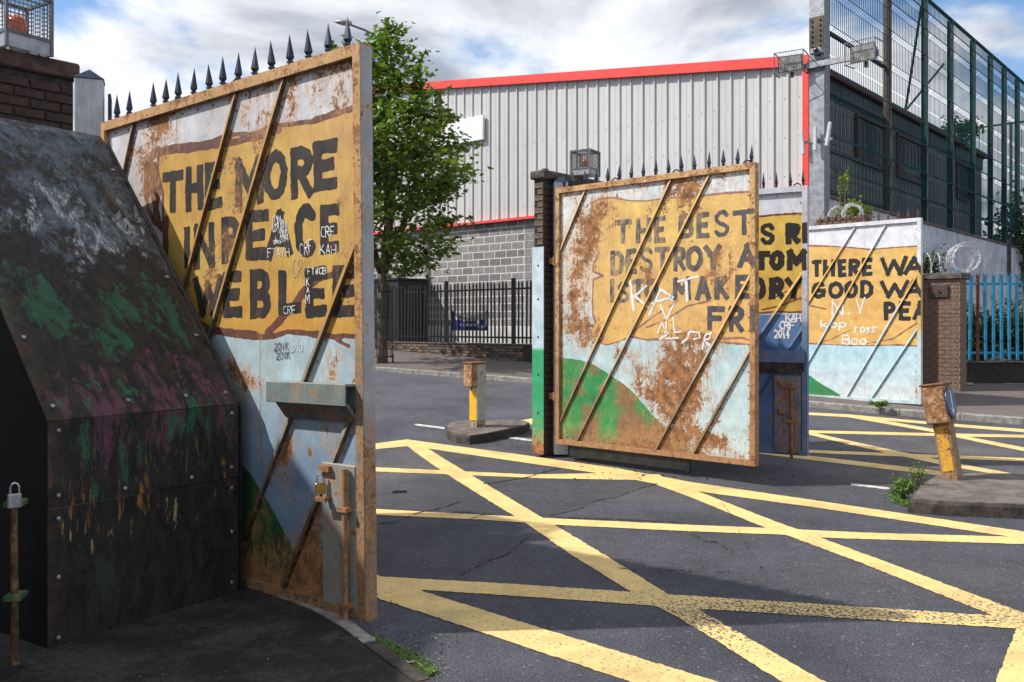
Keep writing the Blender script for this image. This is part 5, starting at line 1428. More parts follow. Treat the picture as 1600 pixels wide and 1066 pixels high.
# side elevation
m = MB(); vs = []; y = .10; prof = []
while y < 14.8:
    prof += [(y, .012), (y + .10, .012), (y + .12, .045), (y + .16, .045), (y + .18, .012)]; y += .25
for yy, xx in prof: vs += [(xx, yy, 4.0), (xx, yy, ztop(0) - .25)]
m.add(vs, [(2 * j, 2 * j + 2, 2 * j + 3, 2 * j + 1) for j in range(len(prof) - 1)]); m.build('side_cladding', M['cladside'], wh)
m = MB(); m.cbox(.02, .20, .07, 15.1, ztop(0) - .22, ztop(0) - .06, .02); m.build('eaves_gutter', M['redbrown'], wh)
m = MB(); m.box(.047, .07, .07, 14.9, ztop(0) - .62, ztop(0) - .23); m.build('eaves_board', M['dark'], wh)
m = MB(); m.box(.013, .06, .07, 14.9, 3.9, 4.02); m.build('side_flashing', M['redbrown'], wh)
for (a, b) in ((2.9, 5.1), (5.95, 8.25), (11.7, 13.2)):
    o = MB(); z0_, z1_ = 5.70, 6.92
    o.box(.046, .11, a, a + .07, z0_, z1_); o.box(.046, .11, b - .07, b, z0_, z1_); o.box(.046, .11, a + .071, b - .071, z0_, z0_ + .07); o.box(.046, .11, a + .071, b - .071, z1_ - .07, z1_)
    fr = o.build('window', M['redbrown'], wh)
    o = MB(); o.box(.05, .06, a + .071, b - .071, z0_ + .071, z1_ - .071); o.build('pane', M['glassdark'], fr)
    o = MB()
    yy = a + .12
    while yy < b - .08: o.box(.085, .093, yy, yy + .008, z0_ + .071, z1_ - .071); yy += .09
    o.build('security_bars', M['dark'], fr)
# blank sign board on the front
s_ = empty('sign_board', (CX, CY, 0), GRID_ROT, 'blank white rectangular sign board on the ribbed warehouse front', 'sign')
def fx(px):   # distance along the warehouse front (negative = left of the corner) seen at a photo x
    k = (px - HX) / F; s0 = (CX - k * CY) / (k * (-.6608) - .7506); return s0
x0_, x1_ = fx(676), fx(760)
zb_, zt_ = EYE + (HY - 219) / F * (CY - .6608 * x1_), EYE + (HY - 181) / F * (CY - .6608 * x1_)
m = MB(); m.cbox(x0_, x1_, -.16, -.075, zb_, zt_, .006); m.build('sign_panel', M['signwhite'], s_)
m = MB()
for xx in (x0_ + .3, (x0_ + x1_) / 2, x1_ - .3): m.box(xx - .02, xx + .02, -.074, -.02, zb_ + .05, zt_ - .05)
m.build('sign_batten', M['galv'], s_)
# dark steel shelter against the base
sh = empty('steel_shelter', (CX, CY, 0), GRID_ROT, 'dark steel door housing against the block wall, left behind the black fence', 'shelter')
xa, xb = fx(622) + .3, fx(664) + .2
m = MB(); m.cbox(xa, xb, -1.3, -.06, .9, 2.98, .02); m.build('shelter_body', M['dark'], sh)
m = MB(); m.box(xa - .05, xb + .05, -1.36, -.06, 2.981, 3.04); m.build('shelter_roof', M['dark'], sh)
m = MB(); m.box(xa - .06, xa - .005, -1.34, -1.28, .9, 2.98); m.build('timber_edge', M['wood'], sh)

# ------------------------------------------------------------------ black palisade fence on dwarf wall
FB = Vector((-.486, 22.66, 0))
def palisade(org, rz, length, n, z_wall0, z_wall1, z0, z1, label, cat, pale_mat, post_mat, spacing, wallmat, label_wall, posts, pale_w=.062, rails=(.12, .14), special=None, tip='point', bricks=None):
    f = empty('palisade_fence', org, rz, label, cat)
    def pale_mesh(mat, lean=0):
        m = MB(); h = z1 - z0; w2 = pale_w / 2; a = .012
        prof = [(-w2, 0), (-w2 * .4, -a), (w2 * .4, -a), (w2, 0)]
        tipn = [(-w2 * .9, h - .0), (0, h + .10)]
        zs = [0, h * .5, h - .08]
        vs = []
        for z in zs:
            for x, y in prof: vs.append((x, y, z))
            for x, y in reversed(prof): vs.append((x, y + .004, z))
        if tip == 'point': top = [(-w2 * .15, -a * .4, h), (-.002, -a * .5, h), (.002, -a * .5, h), (w2 * .15, -a * .4, h)]
        else: top = [(-w2 * 1.3, -a * 2, h + .01), (-w2 * .2, -a, h - .05), (w2 * .2, -a, h - .05), (w2 * 1.3, -a * 2, h + .01)]
        vs += top + [(x, y + .004, z) for x, y, z in reversed(top)]
        fs = []
        for l in range(3):
            for k in range(8): fs.append((l * 8 + k, l * 8 + (k + 1) % 8, (l + 1) * 8 + (k + 1) % 8, (l + 1) * 8 + k))
        fs += [tuple(range(7, -1, -1)), tuple(range(24, 32))]
        m.add(vs, fs)
        if tip != 'point': m.add([(-.006, -a - .001, h - .10), (.006, -a - .001, h - .10), (0, -a - .006, h + .045)], [(0, 1, 2)])
        return m.mesh('pale', mat)
    pm = pale_mesh(pale_mat); spm = pale_mesh(special[1]) if special else None
    for i in range(n):
        x = i * spacing + spacing * .5
        if any(abs(x - p) < .05 for p in posts): continue
        use = spm if special and i in special[0] else pm
        inst(use, 'pale', f, (x, -.03, z0), (random.uniform(-.012, .012), random.uniform(-.012, .012), 0), (1, 1, random.uniform(.985, 1.01)))
    for zr in (z1 - rails[1] - .09, z0 + rails[0]):
        m = MB(); m.box(0, length, -.024, .02, zr, zr + .045); m.build('rail', post_mat, f)
    for p in posts:
        m = MB(); m.cbox(p - .05, p + .05, -.025 + .046, .10, z0 - .08, z1 + .06, .008); m.build('post', post_mat, f)
    wl = empty('dwarf_wall', org, rz, label_wall, 'wall')
    m = MB(); m.box(0, length, -.105, .105, z_wall0, z_wall1 - .02); m.build('wall_core', wallmat[1], wl)
    m = MB(); m.cbox(0, length, -.13, .13, z_wall1 - .019, z_wall1 + .02, .008); m.build('coping', wallmat[2], wl)
    if bricks: brick_face(wl, (bricks[0], -.1055), (1, 0), (0, -1), bricks[1], z_wall0, z_wall1 - .02, .225, .075, wallmat[0], depth=.008)
    return f
org = FB + AX * 4.2 - AX * 13.0
posts = [13.0 - 4.2 + .647 - 2.38 * k for k in range(-1, 4)]
palisade(org, GRID_ROT, 13.0, 100, .40, 1.10, 1.13, 2.69, 'black pointed palisade fence on a low brick wall before the warehouse', 'fence', M['blackpaint'], M['blackpaint'], .13,
         ([M['coping'], M['islandside'], M['brownbrick']], M['mortar'], M['coping']), 'low dirty brick wall under the black palisade fence', posts, bricks=(4.3, 5.6))
# blue and white banner tied behind the pales
bx = (FB + AX * 4.2)
bn_u0, bn_u1 = 13.0 - 4.2 - 1.52, 13.0 - 4.2 - .20
m = MB(); nu, nv = 26, 12
for i in range(nu + 1):
    for j in range(nv + 1):
        u = i / nu; v = j / nv
        sag = .10 * math.sin(math.pi * u) * v
        x = bn_u0 + (bn_u1 - bn_u0) * u; z = 1.44 + .52 * v - sag * 1.4
        blue = v < .60 or u < .10 or u > .94
        spot = blue and .33 < v < .50 and .22 < u < .70 and (int(u * 26) % 3 != 0)
        ring = (abs(math.hypot((u - .82) * 1.9, (v - .5) * .75) - .22) < .06)
        letters = (not blue) and .68 < v < .88 and .2 < u < .72 and int(u * 26) % 3 == 0
        m.cur = (.72, .74, .76) if (spot or ring or (not blue and not letters)) else ((.05, .06, .10) if letters else (.012, .035, .28))
        m.cr = 0
        m.add([(x, .055 + .012 * math.sin(u * 31) + .01 * math.sin(u * 13 + v * 4), z)], [])
for i in range(nu):
    for j in range(nv): a = i * (nv + 1) + j; m.f.append((a, a + nv + 1, a + nv + 2, a + 1))
ban = m.build('banner', M['cloth'], None, label='blue and white cloth banner tied behind the black palisade fence', cat='banner', loc=org, rz=GRID_ROT)
# ---- street lamp behind the tree
sl_ = empty('street_lamp', (-4.0, 28.5, 1.45), 0, 'grey street lamp head and arm showing above the nearest gate', 'street lamp')
m = MB(); m.tube([(0, 0, 0), (0, 0, 8.9)], [.09, .05], 10); m.build('lamp_pole', M['galv'], sl_)
m = MB(); m.tube([(0, 0, 8.85), (-.15, 0, 9.25), (-.7, 0, 9.52), (-1.15, 0, 9.68)], [.04, .038, .035, .032], 8); m.build('lamp_arm', M['galvdark'], sl_)
m = MB(); m.smooth = True
m.add(*(lambda n=12: ([( -1.1 - .62 * t, .15 * math.sin(math.pi * min(1, .25 + t * .8)) * math.cos(a), 9.73 + .05 * t + .10 * math.sin(math.pi * min(1, .2 + t * .85)) * math.sin(a)) for t in (0, .2, .45, .7, .9, 1.0) for a in [2 * math.pi * k / n for k in range(n)]],
      [(l * n + k, l * n + (k + 1) % n, (l + 1) * n + (k + 1) % n, (l + 1) * n + k) for l in range(5) for k in range(n)] + [tuple(range(n)), tuple(range(5 * n, 6 * n))]))())
m.build('lamp_head', M['galv'], sl_)

# ------------------------------------------------------------------ trees and plants
def leaf_mesh(mb, c, nrm, s, rnd, shape='maple'):
    n = Vector(nrm).normalized(); a = n.cross(Vector((rnd.uniform(-1, 1), rnd.uniform(-1, 1), rnd.uniform(-1, 1)))).normalized(); b = n.cross(a)
    if shape == 'maple': pts = [(0, -1), (.55, -.45), (1, .1), (.45, .25), (0, 1.1), (-.45, .25), (-1, .1), (-.55, -.45)]
    elif shape == 'blade': pts = [(0, -1), (.22, 0), (0, 1.6), (-.22, 0)]
    else: pts = [(0, -1), (.6, -.1), (0, 1), (-.6, -.1)]
    v = [c + a * x * s + b * y * s + n * (-.18 * s * abs(x)) for x, y in pts]
    mb.add(v, [tuple(range(len(v)))])
def tree(loc, label, name='maple_tree'):
    rnd = random.Random(12)
    t = empty(name, loc, 0, label, 'tree')
    def env(z):      # half width of the crown at height z
        pts = [(2.1, 1.0), (2.6, 2.0), (3.3, 2.5), (4.2, 2.45), (5.2, 2.05), (6.0, 1.5), (6.8, 1.05), (7.6, .6), (8.3, .2)]
        for (a, ra), (b, rb) in zip(pts, pts[1:]):
            if a <= z <= b: return ra + (rb - ra) * (z - a) / (b - a)
        return 0
    trunk = MB(); H = 2.15
    trunk.tube([(0, 0, -.1), (.01, 0, .3), (-.02, .01, 1.1), (0, 0, H)], [.15, .115, .10, .115], 10); trunk.smooth = True
    limbs = MB(); limbs.smooth = True
    tips = []
    def grow(p, d, L, r, lvl):
        p = Vector(p); d = Vector(d).normalized(); pts = [p]; rr = [r]
        for k in range(4):
            d = (d + Vector((rnd.uniform(-.16, .16), rnd.uniform(-.16, .16), rnd.uniform(-.04, .12)))).normalized()
            p = p + d * L / 4; pts.append(p.copy()); rr.append(r * (1 - .18 * (k + 1)))
            if lvl < 3 and k > 0:
                for q in range(2 if lvl < 2 else 1):
                    sd = Vector((rnd.uniform(-1, 1), rnd.uniform(-1, 1), rnd.uniform(-.1, .6))).normalized()
                    grow(p, d * .45 + sd * .8, L * .52, r * .42, lvl + 1)
        if all(q_.xy.length < env(q_.z) * 1.0 + .12 or q_.z < 2.6 for q_ in pts): limbs.tube(pts, rr, 6 if lvl < 2 else 4)
        elif lvl == 1: limbs.tube(pts[:3], rr[:3], 6)
        tips.append((pts[-1], lvl)); tips.append((pts[2], lvl))
    for az, tilt, L, r in ((200, .40, 4.3, .075), (20, .42, 4.0, .075), (95, .26, 5.4, .08), (300, .5, 3.6, .065), (140, .6, 3.2, .06), (340, .18, 5.9, .08), (60, .75, 3.0, .05), (250, .75, 3.0, .05)):
        grow((0, 0, H - .08), (math.cos(R(az)) * tilt, math.sin(R(az)) * tilt, 1), L, r, 1)
    trunk.build('trunk', M['bark'], t); limbs.build('limbs', M['bark'], t)
    # foliage: leaf sprays gathered round branch tips, limited by an uneven envelope
    cr = MB(); cen = Vector((0, 0, 4.6))
    spots = []
    for p, l in tips:
        if l >= 1 and p.z > 2.0: spots.append(p)
    for k in range(330):
        z = rnd.uniform(2.2, 8.1); e = env(z)
        if rnd.random() > (e / 2.35) ** 1.2 + .12: continue
        az = rnd.uniform(0, 6.283); rr_ = e * (rnd.random() ** .45)
        lump = .82 + .3 * math.sin(az * 3 + z * 1.7) * math.cos(z * 2.3 + az)
        spots.append(Vector((math.cos(az) * rr_ * lump, math.sin(az) * rr_ * lump, z)))
    cnt = 0
    for s in spots:
        if s.xy.length > env(s.z) * 1.18 + .1: continue
        n = rnd.randint(16, 36); R0 = rnd.uniform(.26, .44); drift = Vector((s.x, s.y, .0)) * .10
        for k in range(n):
            o = Vector((rnd.gauss(0, 1), rnd.gauss(0, 1), rnd.gauss(0, .42))) * R0 * .62
            c = s + o + drift * rnd.random()
            nn = Vector((rnd.uniform(-.6, .6), rnd.uniform(-.6, .6), rnd.uniform(.35, 1)))
            leaf_mesh(cr, c, nn, rnd.uniform(.055, .10), rnd); cnt += 1
    # upright leader sprays
    for (x, y, z0_, z1_) in ((.15, 0, 7.2, 8.25), (-.5, .1, 6.6, 7.6), (.85, .1, 6.2, 7.15), (1.35, 0, 5.6, 6.5), (-1.2, .2, 6.7, 7.75), (-1.9, 0, 5.6, 7.15)):
        for k in range(170):
            tt = rnd.random(); c = Vector((x + rnd.gauss(0, .17 * (1.1 - tt)), y + rnd.gauss(0, .17), z0_ + (z1_ - z0_) * tt)); leaf_mesh(cr, c, (rnd.uniform(-.6, .6), rnd.uniform(-.6, .6), 1), rnd.uniform(.045, .08), rnd)
        limbs_ = 0
    cr.build('crown', M['leaf'], t)
    return t
tp = ground_pt(597, 567, .1)
tree((tp.x, tp.y, tp.z - .02), 'young green maple tree in an iron guard on the far pavement')
tg = empty('tree_guard', (tp.x, tp.y, tp.z), 0, 'black iron guard round the trunk of the maple tree', 'tree guard')
m = MB()
for k in range(14):
    a = 2 * math.pi * k / 14; m.tube([(.26 * math.cos(a), .26 * math.sin(a), .12), (.26 * math.cos(a), .26 * math.sin(a), 1.75), (.32 * math.cos(a), .32 * math.sin(a), 1.85)], .009, 4)
m.build('guard_bars', M['blackpaint'], tg)
for z in (.15, .55, 1.1, 1.7):
    m = MB(); m.tube([(.26 * math.cos(2 * math.pi * k / 20), .26 * math.sin(2 * math.pi * k / 20), z) for k in range(20)], .012, 5, True); m.build('guard_ring', M['blackpaint'], tg)
for sx in (-.26, .26):
    m = MB(); m.box(sx - .02, sx + .02, -.02, .02, -.02, .2); m.build('guard_foot', M['blackpaint'], tg)

def shrub(loc, rx, ry, rz_, n, label, leaf, name='shrub', size=(.02, .045), stems=10, seed=1, cat='shrub', shape='d', group=None, flowers=None):
    rnd = random.Random(seed); s = empty(name, loc, 0, label, cat, group)
    m = MB(); ends = []
    for k in range(stems):
        a = rnd.uniform(0, 6.28); q = Vector((math.cos(a) * rx * rnd.uniform(.2, .95), math.sin(a) * ry * rnd.uniform(.2, .95), rz_ * rnd.uniform(.45, 1)))
        mid = q * .5 + Vector((rnd.uniform(-.1, .1) * rx, rnd.uniform(-.1, .1) * ry, rz_ * .1))
        m.tube([(q.x * .1, q.y * .1, 0), mid, q], [.012 * rz_ + .002, .007 * rz_ + .0015, .002], 4); ends.append((mid, q))
    m.build('stems', M['bark'], s)
    m = MB()
    for k in range(n):
        a, b = rnd.choice(ends); t = rnd.random(); c = a.lerp(b, t) + Vector((rnd.gauss(0, .13 * rx), rnd.gauss(0, .13 * ry), rnd.gauss(0, .09 * rz_)))
        c.z = max(c.z, .01)
        leaf_mesh(m, c, (rnd.uniform(-1, 1), rnd.uniform(-1, 1), rnd.uniform(0, 1)), rnd.uniform(*size), rnd, shape)
    m.build('leaves', M[leaf], s)
    return s
wp = ground_pt(1412, 783)
shrub((wp.x, wp.y, wp.z), .14, .12, .22, 520, 'low green weed clump growing at the tip of the broad island', 'weed', 'weed_clump', (.010, .022), 16, 3, 'weed')
wp = ground_pt(1432, 778); shrub((wp.x, wp.y, wp.z), .12, .10, .36, 170, 'taller wispy weed beside the tip of the broad island', 'weed', 'weed_clump', (.008, .016), 12, 4, 'weed')
wp = ground_pt(1400, 640, .1); shrub((wp.x - .2, wp.y + .1, wp.z), .22, .12, .14, 500, 'small weed growing on the kerb below the pale gate', 'weed', 'weed_clump', (.012, .025), 10, 6, 'weed')
# moss and grass cover by the near kerb, and round the island
def cover(name, px_list, n, spread, leaf, hgt, seed, size=(.006, .014)):
    rnd = random.Random(seed); m = MB()
    for k in range(n):
        i = rnd.randrange(len(px_list) - 1); t = rnd.random()
        x = px_list[i][0] + (px_list[i + 1][0] - px_list[i][0]) * t; y = px_list[i][1] + (px_list[i + 1][1] - px_list[i][1]) * t
        p = ground_pt(x, y, .0); p += Vector((rnd.gauss(0, spread), rnd.gauss(0, spread * .7), rnd.uniform(.004, hgt)))
        leaf_mesh(m, p, (rnd.uniform(-.7, .7), rnd.uniform(-.7, .7), 1), rnd.uniform(*size), rnd, 'd')
    return m.build(name, M[leaf], kind='stuff')
cover('moss', [(566, 998), (600, 1012), (632, 1030), (664, 1054)], 7500, .030, 'moss', .016, 1, (.005, .012))
cover('moss', [(1405, 786), (1440, 792), (1520, 798), (1600, 800)], 1800, .035, 'moss', .012, 2, (.006, .012))
cover('grass_tufts', [(1395, 775), (1415, 788), (1450, 794)], 900, .05, 'weed', .03, 3, (.008, .016))
cover('grass_tufts', [(620, 534), (700, 535), (740, 537)], 10, .01, 'weed', .01, 3)
# loose grit and litter
def bits(name, region, n, mat, size, seed, h=0.0):
    rnd = random.Random(seed); m = MB()
    for k in range(n):
        x = rnd.uniform(region[0], region[2]); y = rnd.uniform(region[1], region[3]); p = ground_pt(x, y, h); s = rnd.uniform(*size)
        q = [(rnd.uniform(-1, 1) * s, rnd.uniform(-1, 1) * s, rnd.uniform(0, .7) * s) for _ in range(5)]
        m.add([p + Vector(v) + Vector((0, 0, .002)) for v in q], [(0, 1, 2), (0, 2, 3), (0, 3, 4), (1, 3, 2), (1, 4, 3), (0, 4, 1)])
    return m.build(name, M[mat], kind='stuff')
bits('grit', (880, 695, 1240, 752), 260, 'grit', (.006, .022), 1)
bits('grit', (590, 985, 720, 1060), 200, 'grit', (.003, .010), 2)
bits('grit', (740, 668, 850, 700), 220, 'grit', (.006, .016), 3)
bits('grit', (380, 925, 620, 1010), 160, 'grit', (.004, .014), 9, .06)
bits('litter_flecks', (600, 985, 700, 1060), 26, 'litter', (.003, .009), 4)
bits('litter_flecks', (120, 930, 600, 1066), 60, 'litter', (.002, .004), 5, .062)
bits('litter_flecks', (800, 672, 850, 700), 34, 'litter', (.004, .010), 6)
bits('litter_flecks', (600, 700, 1600, 1060), 70, 'litter', (.003, .006), 7)
bits('litter_flecks', (1200, 720, 1420, 790), 40, 'litter', (.004, .009), 8)
for (x, y, s, lb) in ((575, 1000, .03, 'torn pale paper scrap by the foot of the nearest gate'), (640, 1035, .018, 'crumpled white scrap on the moss by the near kerb')):
    p = ground_pt(x, y, .02); m = MB()
    m.add([p + Vector(v) * s for v in ((-1, -.5, 0), (0, -.7, .25), (1, -.3, .1), (1.1, .5, .3), (0, .4, .05), (-.9, .6, .3))], [(0, 1, 4, 5), (1, 2, 3, 4)])
    m.build('paper_scrap', M['litter'], label=lb, cat='litter')
p = ground_pt(624, 770, 0); m = MB(); m.cbox(-.07, .07, -.02, .02, 0, .012, .004); m.build('rubber_strip', M['rubber'], label='black rubber strip lying on the asphalt near the box marking', cat='debris', loc=(p.x, p.y, p.z + .008), rz=R(18))
a = ground_pt(640, 1030, .01); b = ground_pt(668, 1048, .01); m = MB(); m.tube([a, (a + b) / 2 + Vector((0, 0, .008)), b], .0035, 5); m.build('twig', M['wood'], label='thin dry twig lying beside the moss at the near kerb', cat='twig')

# ------------------------------------------------------------------ right side: column, mesh fence, walls
F0 = Vector((6.52, 19.0, 0)); SD = Vector((.6608, .7506, 0)); SROT = math.atan2(.7506, .6608)
cl = empty('steel_column', F0, GRID_ROT, 'tall galvanised steel column with brown splice plate at the warehouse corner', 'column')
m = MB(); m.cur = (.36, .37, .40)
m.box(-.16, .16, -.15, -.135, .3, 11.5); m.box(-.16, .16, .135, .15, .3, 11.5); m.box(-.006, .006, -.1345, .1345, .3, 11.5); m.build('column_section', M['galv'], cl)
m = MB(); m.box(-.158, .158, -.134, .134, .3, 11.45); m.build('column_web', M['galvdark'], cl)
m = MB(); m.cur = (.13, .09, .065); m.cr = .4; m.box(-.155, .155, -.168, -.151, 7.38, 8.08); m.build('splice_plate', M['rustpost'], cl)
m = MB(); m.cur = (.10, .05, .03); m.cr = .6
for r_ in range(6):
    for x in (-.09, .09): m.lathe([(.022, 0), (.022, -.02), (.014, -.03)], n=6, axis='y', o=(x, -.168, 7.46 + r_ * .108))
m.build('splice_bolts', M['bolt'], cl, kind='stuff')
ar = empty('lamp_crossarm', F0 + Vector((0, 0, 0)), GRID_ROT, 'galvanised cross arm bolted to the tall column, carrying two floodlights', 'bracket')
ZA = 7.06
m = MB(); m.box(-.78, 1.30, -.24, -.17, ZA - .06, ZA + .06); m.build('arm_beam', M['galv'], ar)
m = MB(); m.box(-.2, .2, -.169, -.155, ZA - .13, ZA + .13); m.build('arm_clamp', M['galvdark'], ar)
def flood(dx, dz, rz, label):
    p = F0 + AX * dx - AY * .24 + Vector((0, 0, ZA + dz))
    g = empty('floodlight', p, GRID_ROT + rz, label, 'floodlight', 'caged floodlights on the cross arm')
    m = MB(); m.add([(-.25, -.16, -.17), (.25, -.16, -.17), (.25, -.16, .17), (-.25, -.16, .17), (-.19, .12, -.10), (.19, .12, -.10), (.19, .12, .10), (-.19, .12, .10)], [(4, 5, 6, 7), (0, 1, 5, 4), (1, 2, 6, 5), (2, 3, 7, 6), (3, 0, 4, 7)]); m.build('lamp_housing', M['galvdark'], g)
    m = MB(); m.box(-.235, .235, -.165, -.158, -.155, .155); m.build('lamp_glass', M['glassgrey'], g)
    m = MB()
    for a in (-.30, .30):
        m.bar((a, -.30, -.22), (a, -.30, .22), .018, .018, (1, 0, 0)); m.bar((a, .15, .22), (a, -.30, .22), .018, .018); m.bar((a, .15, -.2), (a, -.30, -.22), .018, .018)
    m.bar((-.30, -.30, .22), (.30, -.30, .22), .014, .014); m.bar((-.30, -.30, -.22), (.30, -.30, -.22), .014, .014)
    for k in range(9): x = -.24 + .06 * k; m.bar((x, -.30, -.22), (x, -.30, .22), .003, .003, (1, 0, 0)); m.bar((x, -.30, .22), (x, .15, .22), .003, .003)
    m.build('guard_cage', M['galvdark'], g)
    m = MB(); m.box(-.03, .03, -.02, .04, -.26, -.10); m.build('yoke', M['galvdark'], g)
flood(-.50, .08, R(10), 'caged floodlight on the left end of the cross arm')
flood(1.06, .0, R(-4), 'caged floodlight on the right end of the cross arm')
cc = empty('security_camera', F0 - AY * .24 + AX * .06 + Vector((0, 0, 7.30)), GRID_ROT, 'small grey security camera on the column above the cross arm', 'camera')
m = MB(); m.cbox(-.15, .10, -.07, .07, -.03, .09, .02); m.build('camera_body', M['galv'], cc)
m = MB(); m.smooth = True; m.lathe([(.05, 0), (.055, -.04), (.03, -.06)], n=12, axis='y', o=(.0, -.072, .03)); m.build('lens', M['glassdark'], cc)
m = MB(); m.box(-.03, .03, .071, .10, -.06, .06); m.build('camera_bracket', M['galvdark'], cc)
for dx, dz, rr in ((-.26, 5.46, R(-5)), (.02, 5.50, 0), (.30, 5.56, R(9))):
    an = empty('antenna', F0 + AX * dx - AY * .27 + Vector((0, 0, dz)), GRID_ROT, ['leftmost', 'middle', 'rightmost'][int((dx + .3) / .28)] + ' of three slim white antennas on the column', 'antenna', 'antennas on the column')
    an.rotation_euler = (0, rr, GRID_ROT)
    m = MB(); m.cbox(-.035, .035, -.03, .03, -.26, .24, .012); m.build('antenna_body', M['plastic'], an)
    m = MB(); m.box(-.02, .02, .031, .10, -.02, .02); m.build('mount_arm', M['galv'], an)
m = MB(); m.box(-.32, .34, -.171, -.156, 5.44, 5.50); m.build('antenna_bracket', M['galv'], cl)

# white wall carrying the mesh fence
ww = empty('tall_wall', F0, SROT, 'tall blue white painted wall below the green mesh fence', 'wall')
WALLTOP = 4.33
m = MB(); m.box(.2, 26, -.12, .12, .2, WALLTOP - .05); m.build('wall_body', M['whitewall'], ww)
m = MB(); m.cbox(.2, 26, -.15, .15, WALLTOP - .049, WALLTOP + .02, .01); m.build('coping', M['coping'], ww)
mf = empty('mesh_fence', F0, SROT, 'very tall dark green wire mesh fence above the white wall', 'fence')
FT = 10.45
post_t = [19 * k for k in (.216, .373, .498, .623, .734, .83, .93)]
for i, t in enumerate(post_t + [post_t[-1] + 2.1, post_t[-1] + 4.2]):
    m = MB()
    if i == 0: m.tube([(t, -.02, WALLTOP), (t, -.02, 11.2)], .10, 12); m.build('post', M['rustpost'], mf)
    else:
        m.box(t - .07, t + .07, -.075, -.063, WALLTOP, FT); m.box(t - .07, t + .07, .063, .075, WALLTOP, FT); m.box(t - .01, t + .01, -.0625, .0625, WALLTOP, FT); m.build('post', M['greenpost'], mf)
rt = [(.2, post_t[0])]
allp = [.25] + post_t + [post_t[-1] + 2.1, post_t[-1] + 4.2]
for z in (7.9, 6.62, 5.35, 4.45):
    m = MB(); m.box(.17, post_t[0] - .10, .0, .07, z, z + .07); m.build('rail', M['dark'], mf)
m = MB(); m.box(post_t[1] - .1, allp[-1], -.04, .04, FT + .001, FT + .06); m.build('top_rail', M['greenmesh'], mf)
def mesh_panel(a, b, z0, z1, fp):
    """welded mesh with V folds; fp = fold heights"""
    m = MB(); r = .0085
    prof = [(z0, 0)]
    for f_ in fp: prof += [(f_ - .10, 0), (f_, -.11), (f_ + .10, 0)]
    prof.append((z1, 0))
    x = a + .03
    while x < b - .01:
        pts = [(x, -.09 + y, z) for z, y in prof]
        vs = []
        for (px_, py_, pz_) in pts: vs += [(px_ - r, py_, pz_), (px_ + r, py_ - r, pz_), (px_ + r, py_ + r, pz_)]
        fs = [(3 * k + q, 3 * k + (q + 1) % 3, 3 * k + 3 + (q + 1) % 3, 3 * k + 3 + q) for k in range(len(pts) - 1) for q in range(3)]
        m.add(vs, fs); x += .115
    for z, y in prof[1:-1]: m.box(a, b, -.09 + y - .004, -.09 + y + .004, z - .004, z + .004)
    m.build('mesh_panel', M['greenmesh'], mf, kind='stuff')
for i in range(len(allp) - 1):
    a, b = allp[i] + .05, allp[i + 1] - .05
    mesh_panel(a, b, WALLTOP + .05, WALLTOP + 3.02, [WALLTOP + k for k in (.55, 1.25, 2.0, 2.6)])
    mesh_panel(a, b, WALLTOP + 3.05, FT if i else 10.9, [WALLTOP + k for k in (3.6, 4.4, 5.1, 5.6)])
m = MB(); m.bar((post_t[1] + .1, .12, 10.3), (post_t[2] + .1, 1.6, 6.0), .06, .06); m.build('brace', M['greenpost'], mf)
m = MB(); m.bar((post_t[2] - .1, .15, 9.2), (post_t[1] + .2, 1.4, 6.6), .05, .05); m.build('brace', M['greenpost'], mf)
# far side fence of the same yard, crossing behind
ff = empty('yard_fence', F0 + SD * 25 , GRID_ROT, 'distant dark mesh fence crossing behind the tall green fence', 'fence')
for k in range(7):
    m = MB(); x = -1.8 * k; m.box(x - .05, x + .05, -.05, .05, WALLTOP - 1.5, 10.4); m.build('post', M['greenpost'], ff)
for z in (10.3, 6.2):
    m = MB(); m.box(-10.8, .1, -.035, .035, z, z + .08); m.build('rail', M['greenpost'], ff)
m = MB(); x = -10.7
while x < 0: m.box(x, x + .012, -.055, -.051, WALLTOP - 1.4, 10.3); x += .15
m.build('mesh_panel', M['greenmesh'], ff, kind='stuff')
# hill and distant growth
m = MB(); vs = []; n = 40
for i in range(n + 1):
    x = 60 + 330 * i / n; top = 1.3 + 34 * (.45 + .55 * math.sin(i * .21 + .4)) * min(1, i / 6 + .2)
    vs += [(x, 300 + 20 * math.sin(i * .5), 1.2), (x, 360 + 15 * math.sin(i * .7), top * .8), (x, 460, top + 8)]
m.add(vs, [(3 * i + k, 3 * i + 3 + k, 3 * i + 4 + k, 3 * i + 1 + k) for i in range(n) for k in (0, 1)]); m.smooth = True
m.build('hill', M['hill'], kind='structure')
# brick pillar beside the pale gate
p3c = Vector((.5 * 16.2, 16.2, 0))
pl3 = p3c - AX * 1.25
zb3 = float(terrain(16.4)) + .09
p3 = empty('brick_pillar', (pl3.x, pl3.y, 0), GRID_ROT, 'brown brick pillar with plaque and stone cap right of the pale gate', 'pillar')
m = MB(); m.box(0, 1.25, 0, .40, zb3 - .3, 2.42); m.build('mortar_core', M['palemortar'], p3)
brick_face(p3, (0, -.0005), (1, 0), (0, -1), 1.25, zb3 - .02, 2.42, .225, .075, [M['brownbrick']], depth=.008)
brick_face(p3, (1.2505, 0), (0, 1), (1, 0), .40, zb3 - .02, 2.42, .225, .075, [M['brownbrick']], depth=.008, off=-.1)
m = MB(); m.cbox(-.05, 1.31, -.06, .46, 2.421, 2.54, .015); m.build('stone_cap', M['coping'], p3)
pq = empty('wall_plaque', (pl3.x, pl3.y, 0), GRID_ROT, 'small dark metal box plaque on the brown brick pillar', 'plaque')
qx = 1.25 - .52
m = MB(); m.cbox(qx, qx + .33, -.05, -.010, 2.10, 2.33, .008); m.build('plaque_box', M['coping'], pq)
